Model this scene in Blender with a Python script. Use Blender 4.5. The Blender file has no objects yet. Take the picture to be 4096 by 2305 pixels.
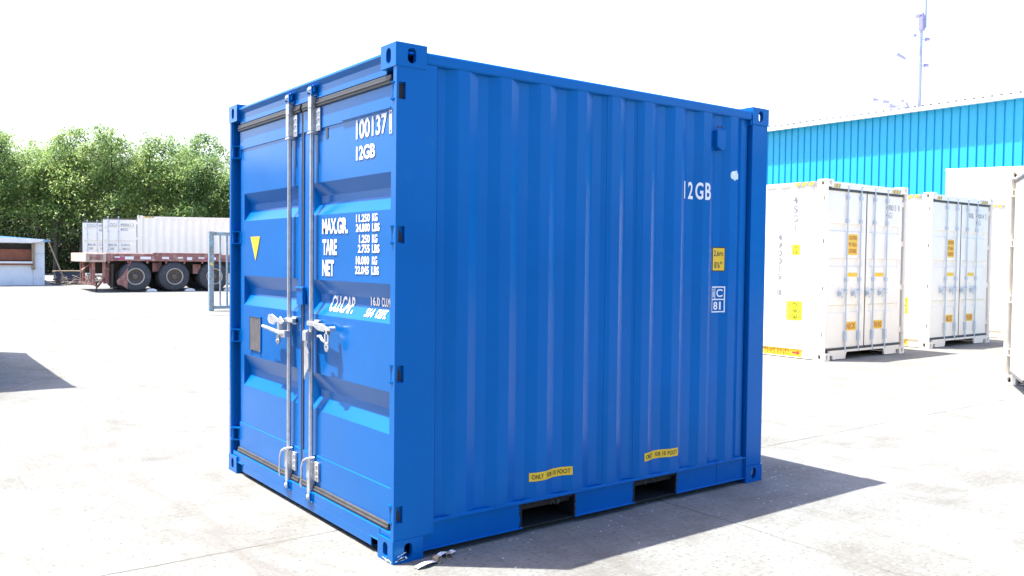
import bpy, bmesh, math, random
from mathutils import Vector, Matrix
random.seed(7)
S = bpy.context.scene
COL = S.collection

# ------------------------------------------------------------------ camera
cam_d = bpy.data.cameras.new('camera')
cam = bpy.data.objects.new('camera', cam_d); COL.objects.link(cam); S.camera = cam
r_ = Vector((0.60285644, 0.79776771, 0.01143613)); u_ = Vector((-0.03255654, 0.01027549, 0.99941707)); f_ = Vector((-0.79718516, 0.60287734, -0.03216721))
cam.matrix_world = Matrix(((r_.x, u_.x, -f_.x, 3.790), (r_.y, u_.y, -f_.y, -2.1309), (r_.z, u_.z, -f_.z, 1.5497), (0, 0, 0, 1)))
cam_d.sensor_width = 36; cam_d.lens = 30.278; cam_d.clip_start = .05; cam_d.clip_end = 2000
S.render.resolution_x = 1024; S.render.resolution_y = 576

# ------------------------------------------------------------------ sky, sun, exposure
W = bpy.data.worlds.new('World'); S.world = W; W.use_nodes = True
nt = W.node_tree; nt.nodes.clear()
sky = nt.nodes.new('ShaderNodeTexSky'); sky.sky_type = 'NISHITA'; sky.sun_disc = False
SUN = Vector((-.564, -.682, 2.631)).normalized()
sky.sun_elevation = math.asin(SUN.z); sky.sun_rotation = math.atan2(SUN.x, SUN.y)
sky.air_density = 1.0; sky.dust_density = 4.0; sky.ozone_density = 1.0
hs = nt.nodes.new('ShaderNodeHueSaturation'); hs.inputs['Saturation'].default_value = .30; hs.inputs['Value'].default_value = 1.0
bg = nt.nodes.new('ShaderNodeBackground'); bg.inputs['Strength'].default_value = .15
wo = nt.nodes.new('ShaderNodeOutputWorld')
nt.links.new(sky.outputs[0], hs.inputs['Color'])
tc_ = nt.nodes.new('ShaderNodeTexCoord'); sx_ = nt.nodes.new('ShaderNodeSeparateXYZ'); nt.links.new(tc_.outputs['Generated'], sx_.inputs[0])
a_ = nt.nodes.new('ShaderNodeMath'); a_.operation = 'SUBTRACT'; a_.inputs[0].default_value = 1; a_.use_clamp = True; nt.links.new(sx_.outputs[2], a_.inputs[1])
b_ = nt.nodes.new('ShaderNodeMath'); b_.operation = 'POWER'; nt.links.new(a_.outputs[0], b_.inputs[0]); b_.inputs[1].default_value = 1.6
c_ = nt.nodes.new('ShaderNodeMath'); c_.operation = 'MULTIPLY_ADD'; nt.links.new(b_.outputs[0], c_.inputs[0]); c_.inputs[1].default_value = .38; c_.inputs[2].default_value = .90
h2_ = nt.nodes.new('ShaderNodeHueSaturation'); h2_.inputs['Saturation'].default_value = 2.1; nt.links.new(sky.outputs[0], h2_.inputs['Color'])
mx_ = nt.nodes.new('ShaderNodeMix'); mx_.data_type = 'RGBA'; nt.links.new(b_.outputs[0], mx_.inputs[0]); nt.links.new(h2_.outputs[0], mx_.inputs[6]); nt.links.new(hs.outputs[0], mx_.inputs[7])
d_ = nt.nodes.new('ShaderNodeVectorMath'); d_.operation = 'SCALE'; nt.links.new(mx_.outputs[2], d_.inputs[0]); nt.links.new(c_.outputs[0], d_.inputs['Scale'])
nt.links.new(d_.outputs[0], bg.inputs['Color']); nt.links.new(bg.outputs[0], wo.inputs[0])
sd = bpy.data.lights.new('sun', 'SUN'); sd.energy = 5.0; sd.angle = math.radians(.5); sd.color = (1, .95, .86)
so = bpy.data.objects.new('sun', sd); COL.objects.link(so); so.rotation_euler = (-SUN).to_track_quat('-Z', 'Y').to_euler(); so.location = (0, 0, 30)
S.view_settings.view_transform = 'Standard'; S.view_settings.look = 'None'; S.view_settings.gamma = 1
S.view_settings.exposure = 1.75
S.cycles.max_bounces = 6

# ------------------------------------------------------------------ materials
def newmat(name):
    m = bpy.data.materials.new(name); m.use_nodes = True
    return m, m.node_tree, m.node_tree.nodes['Principled BSDF']
def ramp(nt, fac, stops):
    n = nt.nodes.new('ShaderNodeValToRGB'); e = n.color_ramp.elements
    while len(e) < len(stops): e.new(.5)
    for i, (p, c) in enumerate(stops): e[i].position = p; e[i].color = (*c, 1) if len(c) == 3 else c
    nt.links.new(fac, n.inputs[0]); return n.outputs[0]
def noise(nt, vec, scale, detail=4, rough=.55, dist=0):
    n = nt.nodes.new('ShaderNodeTexNoise'); n.inputs['Scale'].default_value = scale; n.inputs['Detail'].default_value = detail
    n.inputs['Roughness'].default_value = rough; n.inputs['Distortion'].default_value = dist
    if vec is not None: nt.links.new(vec, n.inputs['Vector'])
    return n.outputs['Fac']
def coord(nt, kind='Object', scale=None):
    t = nt.nodes.new('ShaderNodeTexCoord'); o = t.outputs[kind]
    if scale:
        mp = nt.nodes.new('ShaderNodeMapping'); mp.inputs['Scale'].default_value = scale; nt.links.new(o, mp.inputs['Vector']); o = mp.outputs[0]
    return o
def math_(nt, op, a, b=None, c=None, clamp=False):
    n = nt.nodes.new('ShaderNodeMath'); n.operation = op; n.use_clamp = clamp
    for i, v in enumerate((a, b, c)):
        if v is None: continue
        if isinstance(v, (int, float)): n.inputs[i].default_value = v
        else: nt.links.new(v, n.inputs[i])
    return n.outputs[0]
def mix(nt, fac, a, b):
    n = nt.nodes.new('ShaderNodeMix'); n.data_type = 'RGBA'
    if isinstance(fac, (int, float)): n.inputs[0].default_value = fac
    else: nt.links.new(fac, n.inputs[0])
    for i, v in ((6, a), (7, b)):
        if isinstance(v, tuple): n.inputs[i].default_value = (*v[:3], 1)
        else: nt.links.new(v, n.inputs[i])
    return n.outputs[2]
def bump(nt, b, h, strength, dist=.01):
    n = nt.nodes.new('ShaderNodeBump'); n.inputs['Strength'].default_value = strength; n.inputs['Distance'].default_value = dist
    nt.links.new(h, n.inputs['Height']); nt.links.new(n.outputs[0], b.inputs['Normal'])
def paint(name, col, rough=.4, var=.12, dirt=None, dirt_amt=.0, bstr=.08, metallic=0, scale=3., spec=.5, streak=False, tint=None):
    m, nt, b = newmat(name)
    v = coord(nt, 'Object', (1, 1, .25) if streak else None)
    n1 = noise(nt, v, scale, 5, .6)
    lo = tuple(c * (1 - var) for c in col); hi = tuple(min(1, c * (1 + var)) for c in col)
    c = ramp(nt, n1, [(.3, lo), (.7, hi)])
    if dirt:
        n2 = noise(nt, v, scale * 2.7, 8, .7)
        msk = ramp(nt, n2, [(.62 - dirt_amt * .3, (0, 0, 0)), (.75 - dirt_amt * .2, (1, 1, 1))])
        c = mix(nt, math_(nt, 'MULTIPLY', msk, min(1, dirt_amt * 2 + .15)), c, dirt)
    nt.links.new(c, b.inputs['Base Color'])
    rr = math_(nt, 'MULTIPLY_ADD', n1, .16, rough - .08)
    nt.links.new(rr, b.inputs['Roughness']); b.inputs['Metallic'].default_value = metallic
    b.inputs['Specular IOR Level'].default_value = spec
    if tint: b.inputs['Specular Tint'].default_value = (*tint, 1)
    if bstr:
        n3 = noise(nt, coord(nt), 140, 2); n4 = noise(nt, coord(nt), 2.2, 2)
        bump(nt, b, math_(nt, 'MULTIPLY_ADD', n4, 6., n3), bstr, .0015)
    return m
M = {}
M['blue'] = paint('blue_container_paint', (.0016, .105, .385), .20, .07, (.02, .13, .36), .10, .12, spec=.38, tint=(.18, .66, 1), scale=1.6)
M['white'] = paint('cream_white_container_paint', (.85, .79, .69), .42, .03, (.60, .56, .48), .02, .06, spec=.4)
M['zinc'] = paint('galvanised_steel', (.52, .54, .57), .36, .18, (.28, .29, .30), .25, .12, metallic=.65, scale=18)
M['palezinc'] = paint('pale_weathered_zinc', (.50, .56, .62), .55, .08, bstr=0)
M['rubber'] = paint('black_gasket_rubber', (.045, .044, .045), .45, .2, (.075, .07, .065), .2, .12, scale=14)
M['tar'] = paint('black_bitumen_coating', (.008, .008, .009), .75, .2, (.03, .03, .03), .05, .5, scale=20)
M['floor'] = paint('plywood_floor_underside', (.02, .018, .016), .8, .2)
M['letter'] = paint('white_lettering_film', (.82, .82, .82), .5, .03, bstr=0)
M['ink'] = paint('black_sticker_ink', (.03, .025, .02), .5, .05, bstr=0)
M['greyink'] = paint('dark_grey_lettering_film', (.27, .27, .29), .5, .05, bstr=0)
M['yellow'] = paint('yellow_sticker_film', (.82, .52, .015), .45, .05, bstr=0)
M['lemon'] = paint('lemon_yellow_sticker_film', (.85, .80, .03), .45, .03, bstr=0)
M['amber'] = paint('amber_sticker_film', (.80, .50, .04), .45, .05, bstr=0)
M['orange_ink'] = paint('orange_sticker_ink', (.45, .10, .01), .5, .05, bstr=0)
M['red'] = paint('red_sticker_ink', (.6, .04, .04), .5, .05, bstr=0)
M['plate'] = paint('dull_grey_data_plate', (.13, .125, .13), .45, .25, (.2, .19, .18), .3, .1, metallic=.4, scale=22)
M['bare'] = paint('patch_of_unpainted_primer', (.72, .80, .80), .6, .15, bstr=.1, scale=30)
M['tyre'] = paint('dusty_tyre_rubber', (.045, .045, .052), .8, .25, (.12, .12, .12), .25, .15, scale=6)
M['rim'] = paint('rusty_wheel_steel', (.12, .10, .085), .7, .3, (.24, .18, .13), .2, .2, scale=12)
M['rimedge'] = paint('pale_rim_edge', (.36, .33, .29), .6, .2, (.2, .13, .09), .1, .1, scale=12)
M['rust'] = paint('rusty_red_trailer_steel', (.25, .10, .09), .8, .3, (.42, .30, .22), .45, .3, scale=2.2)
M['deck'] = paint('sun_bleached_trailer_deck', (.52, .40, .33), .8, .3, (.25, .10, .06), .2, .3, scale=1.5)
M['chassis'] = paint('dark_grimy_chassis_steel', (.05, .042, .035), .8, .3, (.12, .07, .05), .2, .2, scale=3)
M['marker'] = paint('white_reflective_tape', (.75, .72, .70), .5, .1, bstr=0)
M['pinktape'] = paint('magenta_reflective_tape', (.40, .05, .15), .5, .2, bstr=0)
M['cyan'] = paint('cyan_profiled_wall_sheet', (.010, .33, .56), .38, .06, (.02, .40, .55), .02, .04, spec=.5, scale=.6)
M['roofw'] = paint('white_roof_sheet', (.80, .80, .80), .45, .03, bstr=.03)
M['plaster'] = paint('pale_rendered_wall', (.70, .73, .76), .9, .07, (.30, .32, .34), .08, .2, scale=1.2)
M['board'] = paint('rust_brown_shutter_board', (.22, .075, .045), .8, .25, (.30, .16, .10), .15, .2, scale=3)
M['wood'] = paint('weathered_timber', (.30, .22, .15), .85, .25, (.16, .11, .08), .2, .3, scale=6)
M['added_wall'] = paint('added_dark_grey_wall', (.12, .14, .16), .8, .1)
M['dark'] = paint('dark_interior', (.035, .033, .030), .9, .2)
M['roofblue'] = paint('light_blue_roof_edge_sheet', (.10, .34, .62), .5, .1)
M['gatepaint'] = paint('peeling_light_blue_gate_paint', (.20, .30, .36), .65, .2, (.20, .13, .10), .5, .3, scale=5)
M['mast'] = paint('pale_galvanised_mast_steel', (.16, .19, .25), .5, .04, bstr=0, scale=.5)
M['mastd'] = paint('lilac_grey_antenna_shell', (.15, .15, .28), .6, .04, bstr=0, scale=.5)
M['scrap'] = paint('tangled_rusty_scrap_steel', (.10, .085, .075), .8, .4, (.25, .15, .10), .3, .3, scale=8)
M['trough'] = paint('dark_blue_grey_trough_steel', (.035, .045, .07), .6, .2)
M['card'] = paint('creased_cardboard', (.36, .29, .21), .85, .15, (.2, .14, .1), .1, .3, scale=20)
M['bark'] = paint('grey_brown_bark', (.06, .052, .042), .9, .35, (.15, .13, .10), .3, .4, scale=5)

def concrete():
    m, nt, b = newmat('sunlit_concrete_slab')
    P = coord(nt, 'Object')
    sep = nt.nodes.new('ShaderNodeSeparateXYZ'); nt.links.new(P, sep.inputs[0]); X, Y = sep.outputs[0], sep.outputs[1]
    big = noise(nt, P, .22, 5, .6); mid = noise(nt, P, 1.7, 7, .65, .4); fine = noise(nt, P, 38, 6, .75); brush = noise(nt, coord(nt, 'Object', (9, 1.1, 1)), 3.2, 5, .7)
    base = ramp(nt, big, [(.3, (.144, .152, .146)), (.7, (.186, .195, .188))])
    c = mix(nt, ramp(nt, mid, [(.34, (.85, .85, .85)), (.55, (0, 0, 0))]), base, (.110, .110, .100))
    c = mix(nt, math_(nt, 'MULTIPLY', ramp(nt, brush, [(.42, (0, 0, 0)), (.75, (1, 1, 1))]), .35), c, (.225, .232, .228))
    fm = ramp(nt, fine, [(.34, (1, 1, 1)), (.52, (0, 0, 0))])
    c = mix(nt, math_(nt, 'MULTIPLY', fm, .6), c, (.065, .064, .06))
    # pale grit and chips
    vo = nt.nodes.new('ShaderNodeTexVoronoi'); vo.inputs['Scale'].default_value = 13; nt.links.new(P, vo.inputs['Vector'])
    vc = nt.nodes.new('ShaderNodeSeparateColor'); nt.links.new(vo.outputs['Color'], vc.inputs[0])
    grit = math_(nt, 'MULTIPLY', math_(nt, 'LESS_THAN', math_(nt, 'MULTIPLY_ADD', fine, .10, vo.outputs['Distance']), .115), math_(nt, 'GREATER_THAN', vc.outputs[0], .80))
    c = mix(nt, math_(nt, 'MULTIPLY', grit, .8), c, (.52, .53, .54))
    vo2 = nt.nodes.new('ShaderNodeTexVoronoi'); vo2.inputs['Scale'].default_value = 34; nt.links.new(P, vo2.inputs['Vector'])
    vc2 = nt.nodes.new('ShaderNodeSeparateColor'); nt.links.new(vo2.outputs['Color'], vc2.inputs[0])
    gm = math_(nt, 'GREATER_THAN', noise(nt, P, 2.1, 3), .52)
    grit2 = math_(nt, 'MULTIPLY', math_(nt, 'MULTIPLY', math_(nt, 'LESS_THAN', vo2.outputs['Distance'], .26), math_(nt, 'GREATER_THAN', vc2.outputs[0], .82)), gm)
    c = mix(nt, math_(nt, 'MULTIPLY', grit2, .75), c, (.46, .48, .49))
    pit = math_(nt, 'MULTIPLY', math_(nt, 'LESS_THAN', vo2.outputs['Distance'], .24), math_(nt, 'LESS_THAN', vc2.outputs[1], .10))
    c = mix(nt, math_(nt, 'MULTIPLY', pit, .7), c, (.04, .04, .04))
    # broad worn streaks running with the traffic
    stk = noise(nt, coord(nt, 'Object', (.55, 3.2, 1)), 1.1, 7, .7, 1.2)
    c = mix(nt, ramp(nt, stk, [(.34, (.6, .6, .6)), (.47, (0, 0, 0))]), c, (.108, .108, .10))
    dark = math_(nt, 'MULTIPLY', math_(nt, 'LESS_THAN', math_(nt, 'MULTIPLY_ADD', fine, .1, vo.outputs['Distance']), .12), math_(nt, 'LESS_THAN', vc.outputs[1], .14))
    c = mix(nt, math_(nt, 'MULTIPLY', dark, .7), c, (.06, .055, .05))
    # cast joints and cracks between slabs (wander a little)
    wob = math_(nt, 'MULTIPLY', math_(nt, 'SUBTRACT', noise(nt, P, 1.2, 6, .7), .5), .10)
    fade = ramp(nt, noise(nt, P, .9, 4), [(.36, (.25, .25, .25)), (.56, (1, 1, 1))])
    def joint(axis, off, w):
        d = math_(nt, 'ABSOLUTE', math_(nt, 'ADD', math_(nt, 'SUBTRACT', axis, off), wob))
        return math_(nt, 'MULTIPLY', math_(nt, 'SUBTRACT', 1., math_(nt, 'DIVIDE', d, w), clamp=True), fade)
    lines = None
    for ax, off, w in ((X, -.68, .014), (Y, 2.0, .012), (X, -6.2, .012), (Y, -4.0, .014), (Y, 8.0, .014), (X, 5.0, .014), (Y, 14., .014), (X, -12., .012)):
        j = joint(ax, off, w); lines = j if lines is None else math_(nt, 'MAXIMUM', lines, j)
    c = mix(nt, math_(nt, 'MULTIPLY', lines, .85), c, (.035, .032, .03))
    # long drain line by the gate
    dl = math_(nt, 'ABSOLUTE', math_(nt, 'ADD', math_(nt, 'SUBTRACT', X, -16.65), math_(nt, 'MULTIPLY', wob, .6)))
    dlm = math_(nt, 'SUBTRACT', 1., math_(nt, 'DIVIDE', dl, .10), clamp=True)
    c = mix(nt, math_(nt, 'MULTIPLY', dlm, .9), c, (.04, .045, .03))
    # tyre tracks: bands of arcs
    for cx, cy, rads in ((-1.0, -9.0, (8.2, 8.45, 9.9, 10.1)), (-2.5, 7.5, (8.1, 8.3, 9.6, 9.75))):
        dx = math_(nt, 'SUBTRACT', X, cx); dy = math_(nt, 'SUBTRACT', Y, cy)
        rr = math_(nt, 'SQRT', math_(nt, 'ADD', math_(nt, 'MULTIPLY', dx, dx), math_(nt, 'MULTIPLY', dy, dy)))
        rr = math_(nt, 'ADD', rr, wob)
        for r0 in rads:
            b_ = math_(nt, 'SUBTRACT', 1., math_(nt, 'DIVIDE', math_(nt, 'ABSOLUTE', math_(nt, 'SUBTRACT', rr, r0)), .07), clamp=True)
            c = mix(nt, math_(nt, 'MULTIPLY', math_(nt, 'MULTIPLY', b_, fade), .4), c, (.10, .095, .088))
    # oil smudges
    def spot(x, y, rx, ry, amt, col):
        nonlocal c
        ex = math_(nt, 'DIVIDE', math_(nt, 'SUBTRACT', X, x), rx); ey = math_(nt, 'DIVIDE', math_(nt, 'SUBTRACT', Y, y), ry)
        d = math_(nt, 'ADD', math_(nt, 'MULTIPLY', ex, ex), math_(nt, 'MULTIPLY', ey, ey))
        d = math_(nt, 'MULTIPLY_ADD', fine, 1.3, d); d = math_(nt, 'MULTIPLY_ADD', mid, 1.2, d)
        k = math_(nt, 'SUBTRACT', 1.9, d, clamp=True)
        c = mix(nt, math_(nt, 'MULTIPLY', k, amt), c, col)
    for s in ((-3.05, -.35, .12, .16, .55, (.07, .068, .065)), (-4.0, .1, .14, .16, .5, (.09, .085, .08)), (-4.3, 1.35, .12, .09, .4, (.09, .085, .08)), (1.1, 2.9, .16, .1, .45, (.10, .095, .09)), (1.6, 4.4, .12, .1, .4, (.1, .095, .09)), (-3.9, -.6, .3, .3, .25, (.12, .115, .11)), (2.1, -.1, .14, .1, .35, (.10, .095, .09))):
        spot(*s)
    # square patch repaired in the slab
    px = math_(nt, 'DIVIDE', math_(nt, 'ABSOLUTE', math_(nt, 'SUBTRACT', X, -2.84)), .20); py = math_(nt, 'DIVIDE', math_(nt, 'ABSOLUTE', math_(nt, 'SUBTRACT', Y, -1.07)), .20)
    mx = math_(nt, 'ADD', math_(nt, 'MAXIMUM', px, py), math_(nt, 'MULTIPLY', wob, .8))
    edge = math_(nt, 'SUBTRACT', 1., math_(nt, 'DIVIDE', math_(nt, 'ABSOLUTE', math_(nt, 'SUBTRACT', mx, 1.)), .05), clamp=True)
    c = mix(nt, math_(nt, 'MULTIPLY', math_(nt, 'LESS_THAN', mx, 1.), .25), c, (.15, .15, .145))
    c = mix(nt, math_(nt, 'MULTIPLY', edge, .45), c, (.08, .078, .075))
    nt.links.new(c, b.inputs['Base Color']); b.inputs['Roughness'].default_value = .85; b.inputs['Specular IOR Level'].default_value = .3
    h = math_(nt, 'MULTIPLY_ADD', mid, 2., fine); h = math_(nt, 'MULTIPLY_ADD', lines, -1.5, h)
    bump(nt, b, h, .35, .006)
    return m
M['concrete'] = concrete()

def leafmat(name, cols, trans=.35):
    m, nt, b = newmat(name)
    g = nt.nodes.new('ShaderNodeNewGeometry'); oi = nt.nodes.new('ShaderNodeObjectInfo')
    v = math_(nt, 'MULTIPLY_ADD', oi.outputs['Random'], .3, math_(nt, 'MULTIPLY', g.outputs['Random Per Island'], .7))
    n = noise(nt, coord(nt, 'Object'), .8, 3)
    v = math_(nt, 'MULTIPLY_ADD', n, .5, math_(nt, 'MULTIPLY', v, .6))
    c = ramp(nt, v, [(.2, cols[0]), (.45, cols[1]), (.75, cols[2])])
    nt.links.new(c, b.inputs['Base Color']); b.inputs['Roughness'].default_value = .5; b.inputs['Specular IOR Level'].default_value = .4
    tr = nt.nodes.new('ShaderNodeBsdfTranslucent'); nt.links.new(c, tr.inputs[0])
    ms = nt.nodes.new('ShaderNodeMixShader'); ms.inputs[0].default_value = trans
    nt.links.new(b.outputs[0], ms.inputs[1]); nt.links.new(tr.outputs[0], ms.inputs[2])
    nt.links.new(ms.outputs[0], nt.nodes['Material Output'].inputs[0])
    return m
M['leaf'] = leafmat('tree_leaves', [(.026, .072, .034), (.11, .215, .07), (.34, .44, .13)])
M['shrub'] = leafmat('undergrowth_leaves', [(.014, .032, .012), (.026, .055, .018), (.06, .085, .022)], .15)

# ------------------------------------------------------------------ mesh helpers
class MB:
    def __init__(s): s.v = []; s.f = []; s.sm = []
    def add(s, vs, fs, smooth=False):
        o = len(s.v); s.v += [tuple(v) for v in vs]
        for f in fs: s.f.append(tuple(i + o for i in f)); s.sm.append(smooth)
        return s
    def box(s, x0, x1, y0, y1, z0, z1):
        if x0 > x1: x0, x1 = x1, x0
        if y0 > y1: y0, y1 = y1, y0
        if z0 > z1: z0, z1 = z1, z0
        return s.add([(x0, y0, z0), (x1, y0, z0), (x1, y1, z0), (x0, y1, z0), (x0, y0, z1), (x1, y0, z1), (x1, y1, z1), (x0, y1, z1)],
                     [(0, 3, 2, 1), (4, 5, 6, 7), (0, 1, 5, 4), (1, 2, 6, 5), (2, 3, 7, 6), (3, 0, 4, 7)])
    def prism(s, poly, axis, a, b):
        """poly: 2D points; axis: 'x','y','z' extrusion axis; poly in the other two axes (cyclic order kept: z->(x,y), y->(x,z), x->(y,z))"""
        def P(p, t):
            return {'z': (p[0], p[1], t), 'y': (p[0], t, p[1]), 'x': (t, p[0], p[1])}[axis]
        n = len(poly); vs = [P(p, a) for p in poly] + [P(p, b) for p in poly]
        fs = [tuple(range(n)), tuple(range(2 * n - 1, n - 1, -1))] + [(i, (i + 1) % n, n + (i + 1) % n, n + i) for i in range(n)]
        return s.add(vs, fs)
    def tube(s, pts, rad, n=10, cap=True, smooth=True):
        pts = [Vector(p) for p in pts]; rads = rad if isinstance(rad, (list, tuple)) else [rad] * len(pts)
        vs = []; up = None
        for i, p in enumerate(pts):
            t = (pts[min(i + 1, len(pts) - 1)] - pts[max(i - 1, 0)]).normalized()
            if up is None:
                up = Vector((0, 0, 1)) if abs(t.z) < .9 else Vector((1, 0, 0))
            a = t.cross(up).normalized(); b = a.cross(t).normalized(); up = b
            for k in range(n):
                w = 2 * math.pi * k / n; vs.append(p + (a * math.cos(w) + b * math.sin(w)) * rads[i])
        fs = []
        for i in range(len(pts) - 1):
            for k in range(n): fs.append((i * n + k, i * n + (k + 1) % n, (i + 1) * n + (k + 1) % n, (i + 1) * n + k))
        s.add(vs, fs, smooth)
        if cap:
            s.add([vs[k] for k in range(n)], [tuple(range(n - 1, -1, -1))]); m = len(vs) - n
            s.add([vs[m + k] for k in range(n)], [tuple(range(n))])
        return s
    def lathe(s, prof, centre, axis, n=32, smooth=True):
        """prof: (radius, along) list; axis 'x' or 'y' or 'z'"""
        vs = []
        for r, t in prof:
            for k in range(n):
                w = 2 * math.pi * k / n; a, b = r * math.cos(w), r * math.sin(w)
                vs.append({'x': (centre[0] + t, centre[1] + a, centre[2] + b), 'y': (centre[0] + a, centre[1] + t, centre[2] + b), 'z': (centre[0] + a, centre[1] + b, centre[2] + t)}[axis])
        fs = [(i * n + k, i * n + (k + 1) % n, (i + 1) * n + (k + 1) % n, (i + 1) * n + k) for i in range(len(prof) - 1) for k in range(n)]
        return s.add(vs, fs, smooth)
    def build(s, name, mat, parent=None, off=(0, 0, 0), bevel=0, loc=None):
        me = bpy.data.meshes.new(name)
        me.from_pydata([(v[0] - off[0], v[1] - off[1], v[2] - off[2]) for v in s.v], [], s.f)
        me.polygons.foreach_set('use_smooth', s.sm); me.materials.append(M[mat]); me.update()
        bm = bmesh.new(); bm.from_mesh(me); bmesh.ops.recalc_face_normals(bm, faces=bm.faces); bm.to_mesh(me); bm.free()
        o = bpy.data.objects.new(name, me); COL.objects.link(o)
        if parent: o.parent = parent
        if loc: o.location = loc
        if bevel:
            b = o.modifiers.new('bevel', 'BEVEL'); b.width = bevel; b.segments = 2; b.limit_method = 'ANGLE'; b.angle_limit = math.radians(40)
        return o
def tag(o, label=None, cat=None, group=None, kind=None):
    if label: o['label'] = label
    if cat: o['category'] = cat
    if group: o['group'] = group
    if kind: o['kind'] = kind
    return o
def empty(name, loc, rz=0, label=None, cat=None, group=None):
    o = bpy.data.objects.new(name, None); COL.objects.link(o); o.location = loc; o.rotation_euler = (0, 0, rz); o.empty_display_size = .3
    return tag(o, label, cat, group)
def kids(o): return [c for c in bpy.data.objects if c.parent == o]
def copy_tree(o, parent=None):
    c = o.copy(); COL.objects.link(c); c.parent = parent
    for ch in kids(o): copy_tree(ch, c)
    return c

_txt = {}
def text2d(txt, bold=.0):
    """flat triangulated letters, normalised to a 0..1 box"""
    key = (txt, bold)
    if key in _txt: return _txt[key]
    cu = bpy.data.curves.new('t', 'FONT'); cu.body = txt; cu.size = 1; cu.offset = bold; cu.resolution_u = 4; cu.fill_mode = 'FRONT'
    o = bpy.data.objects.new('t', cu); COL.objects.link(o)
    dg = bpy.context.evaluated_depsgraph_get(); me = bpy.data.meshes.new_from_object(o.evaluated_get(dg))
    vs = [v.co.copy() for v in me.vertices]; fs = [tuple(p.vertices) for p in me.polygons]
    bpy.data.objects.remove(o); bpy.data.curves.remove(cu); bpy.data.meshes.remove(me)
    x0 = min(v.x for v in vs); x1 = max(v.x for v in vs); y0 = min(v.y for v in vs); y1 = max(v.y for v in vs)
    r = ([((v.x - x0) / (x1 - x0), (v.y - y0) / max(1e-6, y1 - y0)) for v in vs], fs); _txt[key] = r
    return r
def sheet2d(items, name, mat, parent, place, cuts=(), off=(0, 0, 0)):
    """items: list of (verts2d, faces). cut at u=const (('u',val)) or v=const, then map by place(u,v)->xyz"""
    bm = bmesh.new()
    for vs, fs in items:
        bv = [bm.verts.new((a, b, 0)) for a, b in vs]
        for f in fs:
            try: bm.faces.new([bv[i] for i in f])
            except ValueError: pass
    for ax, val in cuts:
        bmesh.ops.bisect_plane(bm, geom=bm.verts[:] + bm.edges[:] + bm.faces[:], plane_co=(val, 0, 0) if ax == 'u' else (0, val, 0), plane_no=(1, 0, 0) if ax == 'u' else (0, 1, 0), dist=1e-6)
    for v in bm.verts:
        p = place(v.co.x, v.co.y); v.co = (p[0] - off[0], p[1] - off[1], p[2] - off[2])
    me = bpy.data.meshes.new(name); bm.to_mesh(me); bm.free(); me.materials.append(M[mat])
    o = bpy.data.objects.new(name, me); COL.objects.link(o); o.parent = parent
    return o
def T(txt, u0, u1, v0, v1, bold=.02, shear=0):
    vs, fs = text2d(txt, bold)
    return ([(u0 + (u1 - u0) * a + shear * b, v0 + (v1 - v0) * b) for a, b in vs], fs)
def Rct(u0, u1, v0, v1): return ([(u0, v0), (u1, v0), (u1, v1), (u0, v1)], [(0, 1, 2, 3)])

# ------------------------------------------------------------------ ground
def rise(x): return min(.5, .02 * max(0, -x - 8.5))
g = MB()
xs = [-600, -200, -100, -60, -33.5, -30, -25, -20, -15, -12, -8.5, -4, 0, 4, 10, 30, 100, 600]; ys = [-600, -100, -30, -10, 0, 10, 20, 40, 100, 600]
vs = [(x, y, rise(x)) for y in ys for x in xs]; nx = len(xs)
g.add(vs, [(j * nx + i, j * nx + i + 1, (j + 1) * nx + i + 1, (j + 1) * nx + i) for j in range(len(ys) - 1) for i in range(nx - 1)], True)
tag(g.build('ground', 'concrete'), kind='structure')

# ------------------------------------------------------------------ container pieces
PER = .277
def corr_profile(y0, y1, s0, d):
    """breakpoints (y, inset): flat inner up to s0, then slope out, outer flat, slope in, inner flat ..."""
    pts = [(y0, d)]; y = s0
    while y + .212 < y1:
        pts += [(y, d), (y + .068, .006), (y + .140, .006), (y + .208, d)]; y += PER
    pts.append((y1, d)); return pts
def inset(prof, y):
    for (a, da), (b, db) in zip(prof, prof[1:]):
        if a <= y <= b: return da if b == a else da + (db - da) * (y - a) / (b - a)
    return prof[-1][1]
def oval(cx, cy, w, h, n=20):
    r = w / 2; pts = []
    for k in range(n):
        a = 2 * math.pi * (k + .5) / n; x = r * math.cos(a); y = r * math.sin(a)
        pts.append((cx + x, cy + y + (h / 2 - r) * (1 if y > 0 else -1)))
    return pts
def holed(mb, O, U, V, w, h, hole, N, depth=.028):
    """rectangular face (origin O, axes U,V) with an oval hole and a tube going in along N"""
    O, U, V, N = map(Vector, (O, U, V, N)); n = len(hole); vs = []; fs = []
    outer = []
    cx = sum(p[0] for p in hole) / n; cy = sum(p[1] for p in hole) / n
    for x, y in hole:
        dx, dy = x - cx, y - cy; k = min([((w - cx) / dx if dx > 0 else -cx / dx) if abs(dx) > 1e-9 else 9e9, ((h - cy) / dy if dy > 0 else -cy / dy) if abs(dy) > 1e-9 else 9e9])
        outer.append([cx + dx * k, cy + dy * k])
    for cxn, cyn in ((0, 0), (w, 0), (w, h), (0, h)):
        j = min(range(n), key=lambda i: (outer[i][0] - cxn) ** 2 + (outer[i][1] - cyn) ** 2); outer[j] = [cxn, cyn]
    pt = lambda p, d=0: O + U * p[0] + V * p[1] + N * d
    vs = [pt(p) for p in hole] + [pt(p) for p in outer] + [pt(p, depth) for p in hole]
    for i in range(n):
        j = (i + 1) % n; fs.append((i, j, n + j, n + i)); fs.append((i, 2 * n + i, 2 * n + j, j))
    mb.add(vs, fs)
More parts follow.
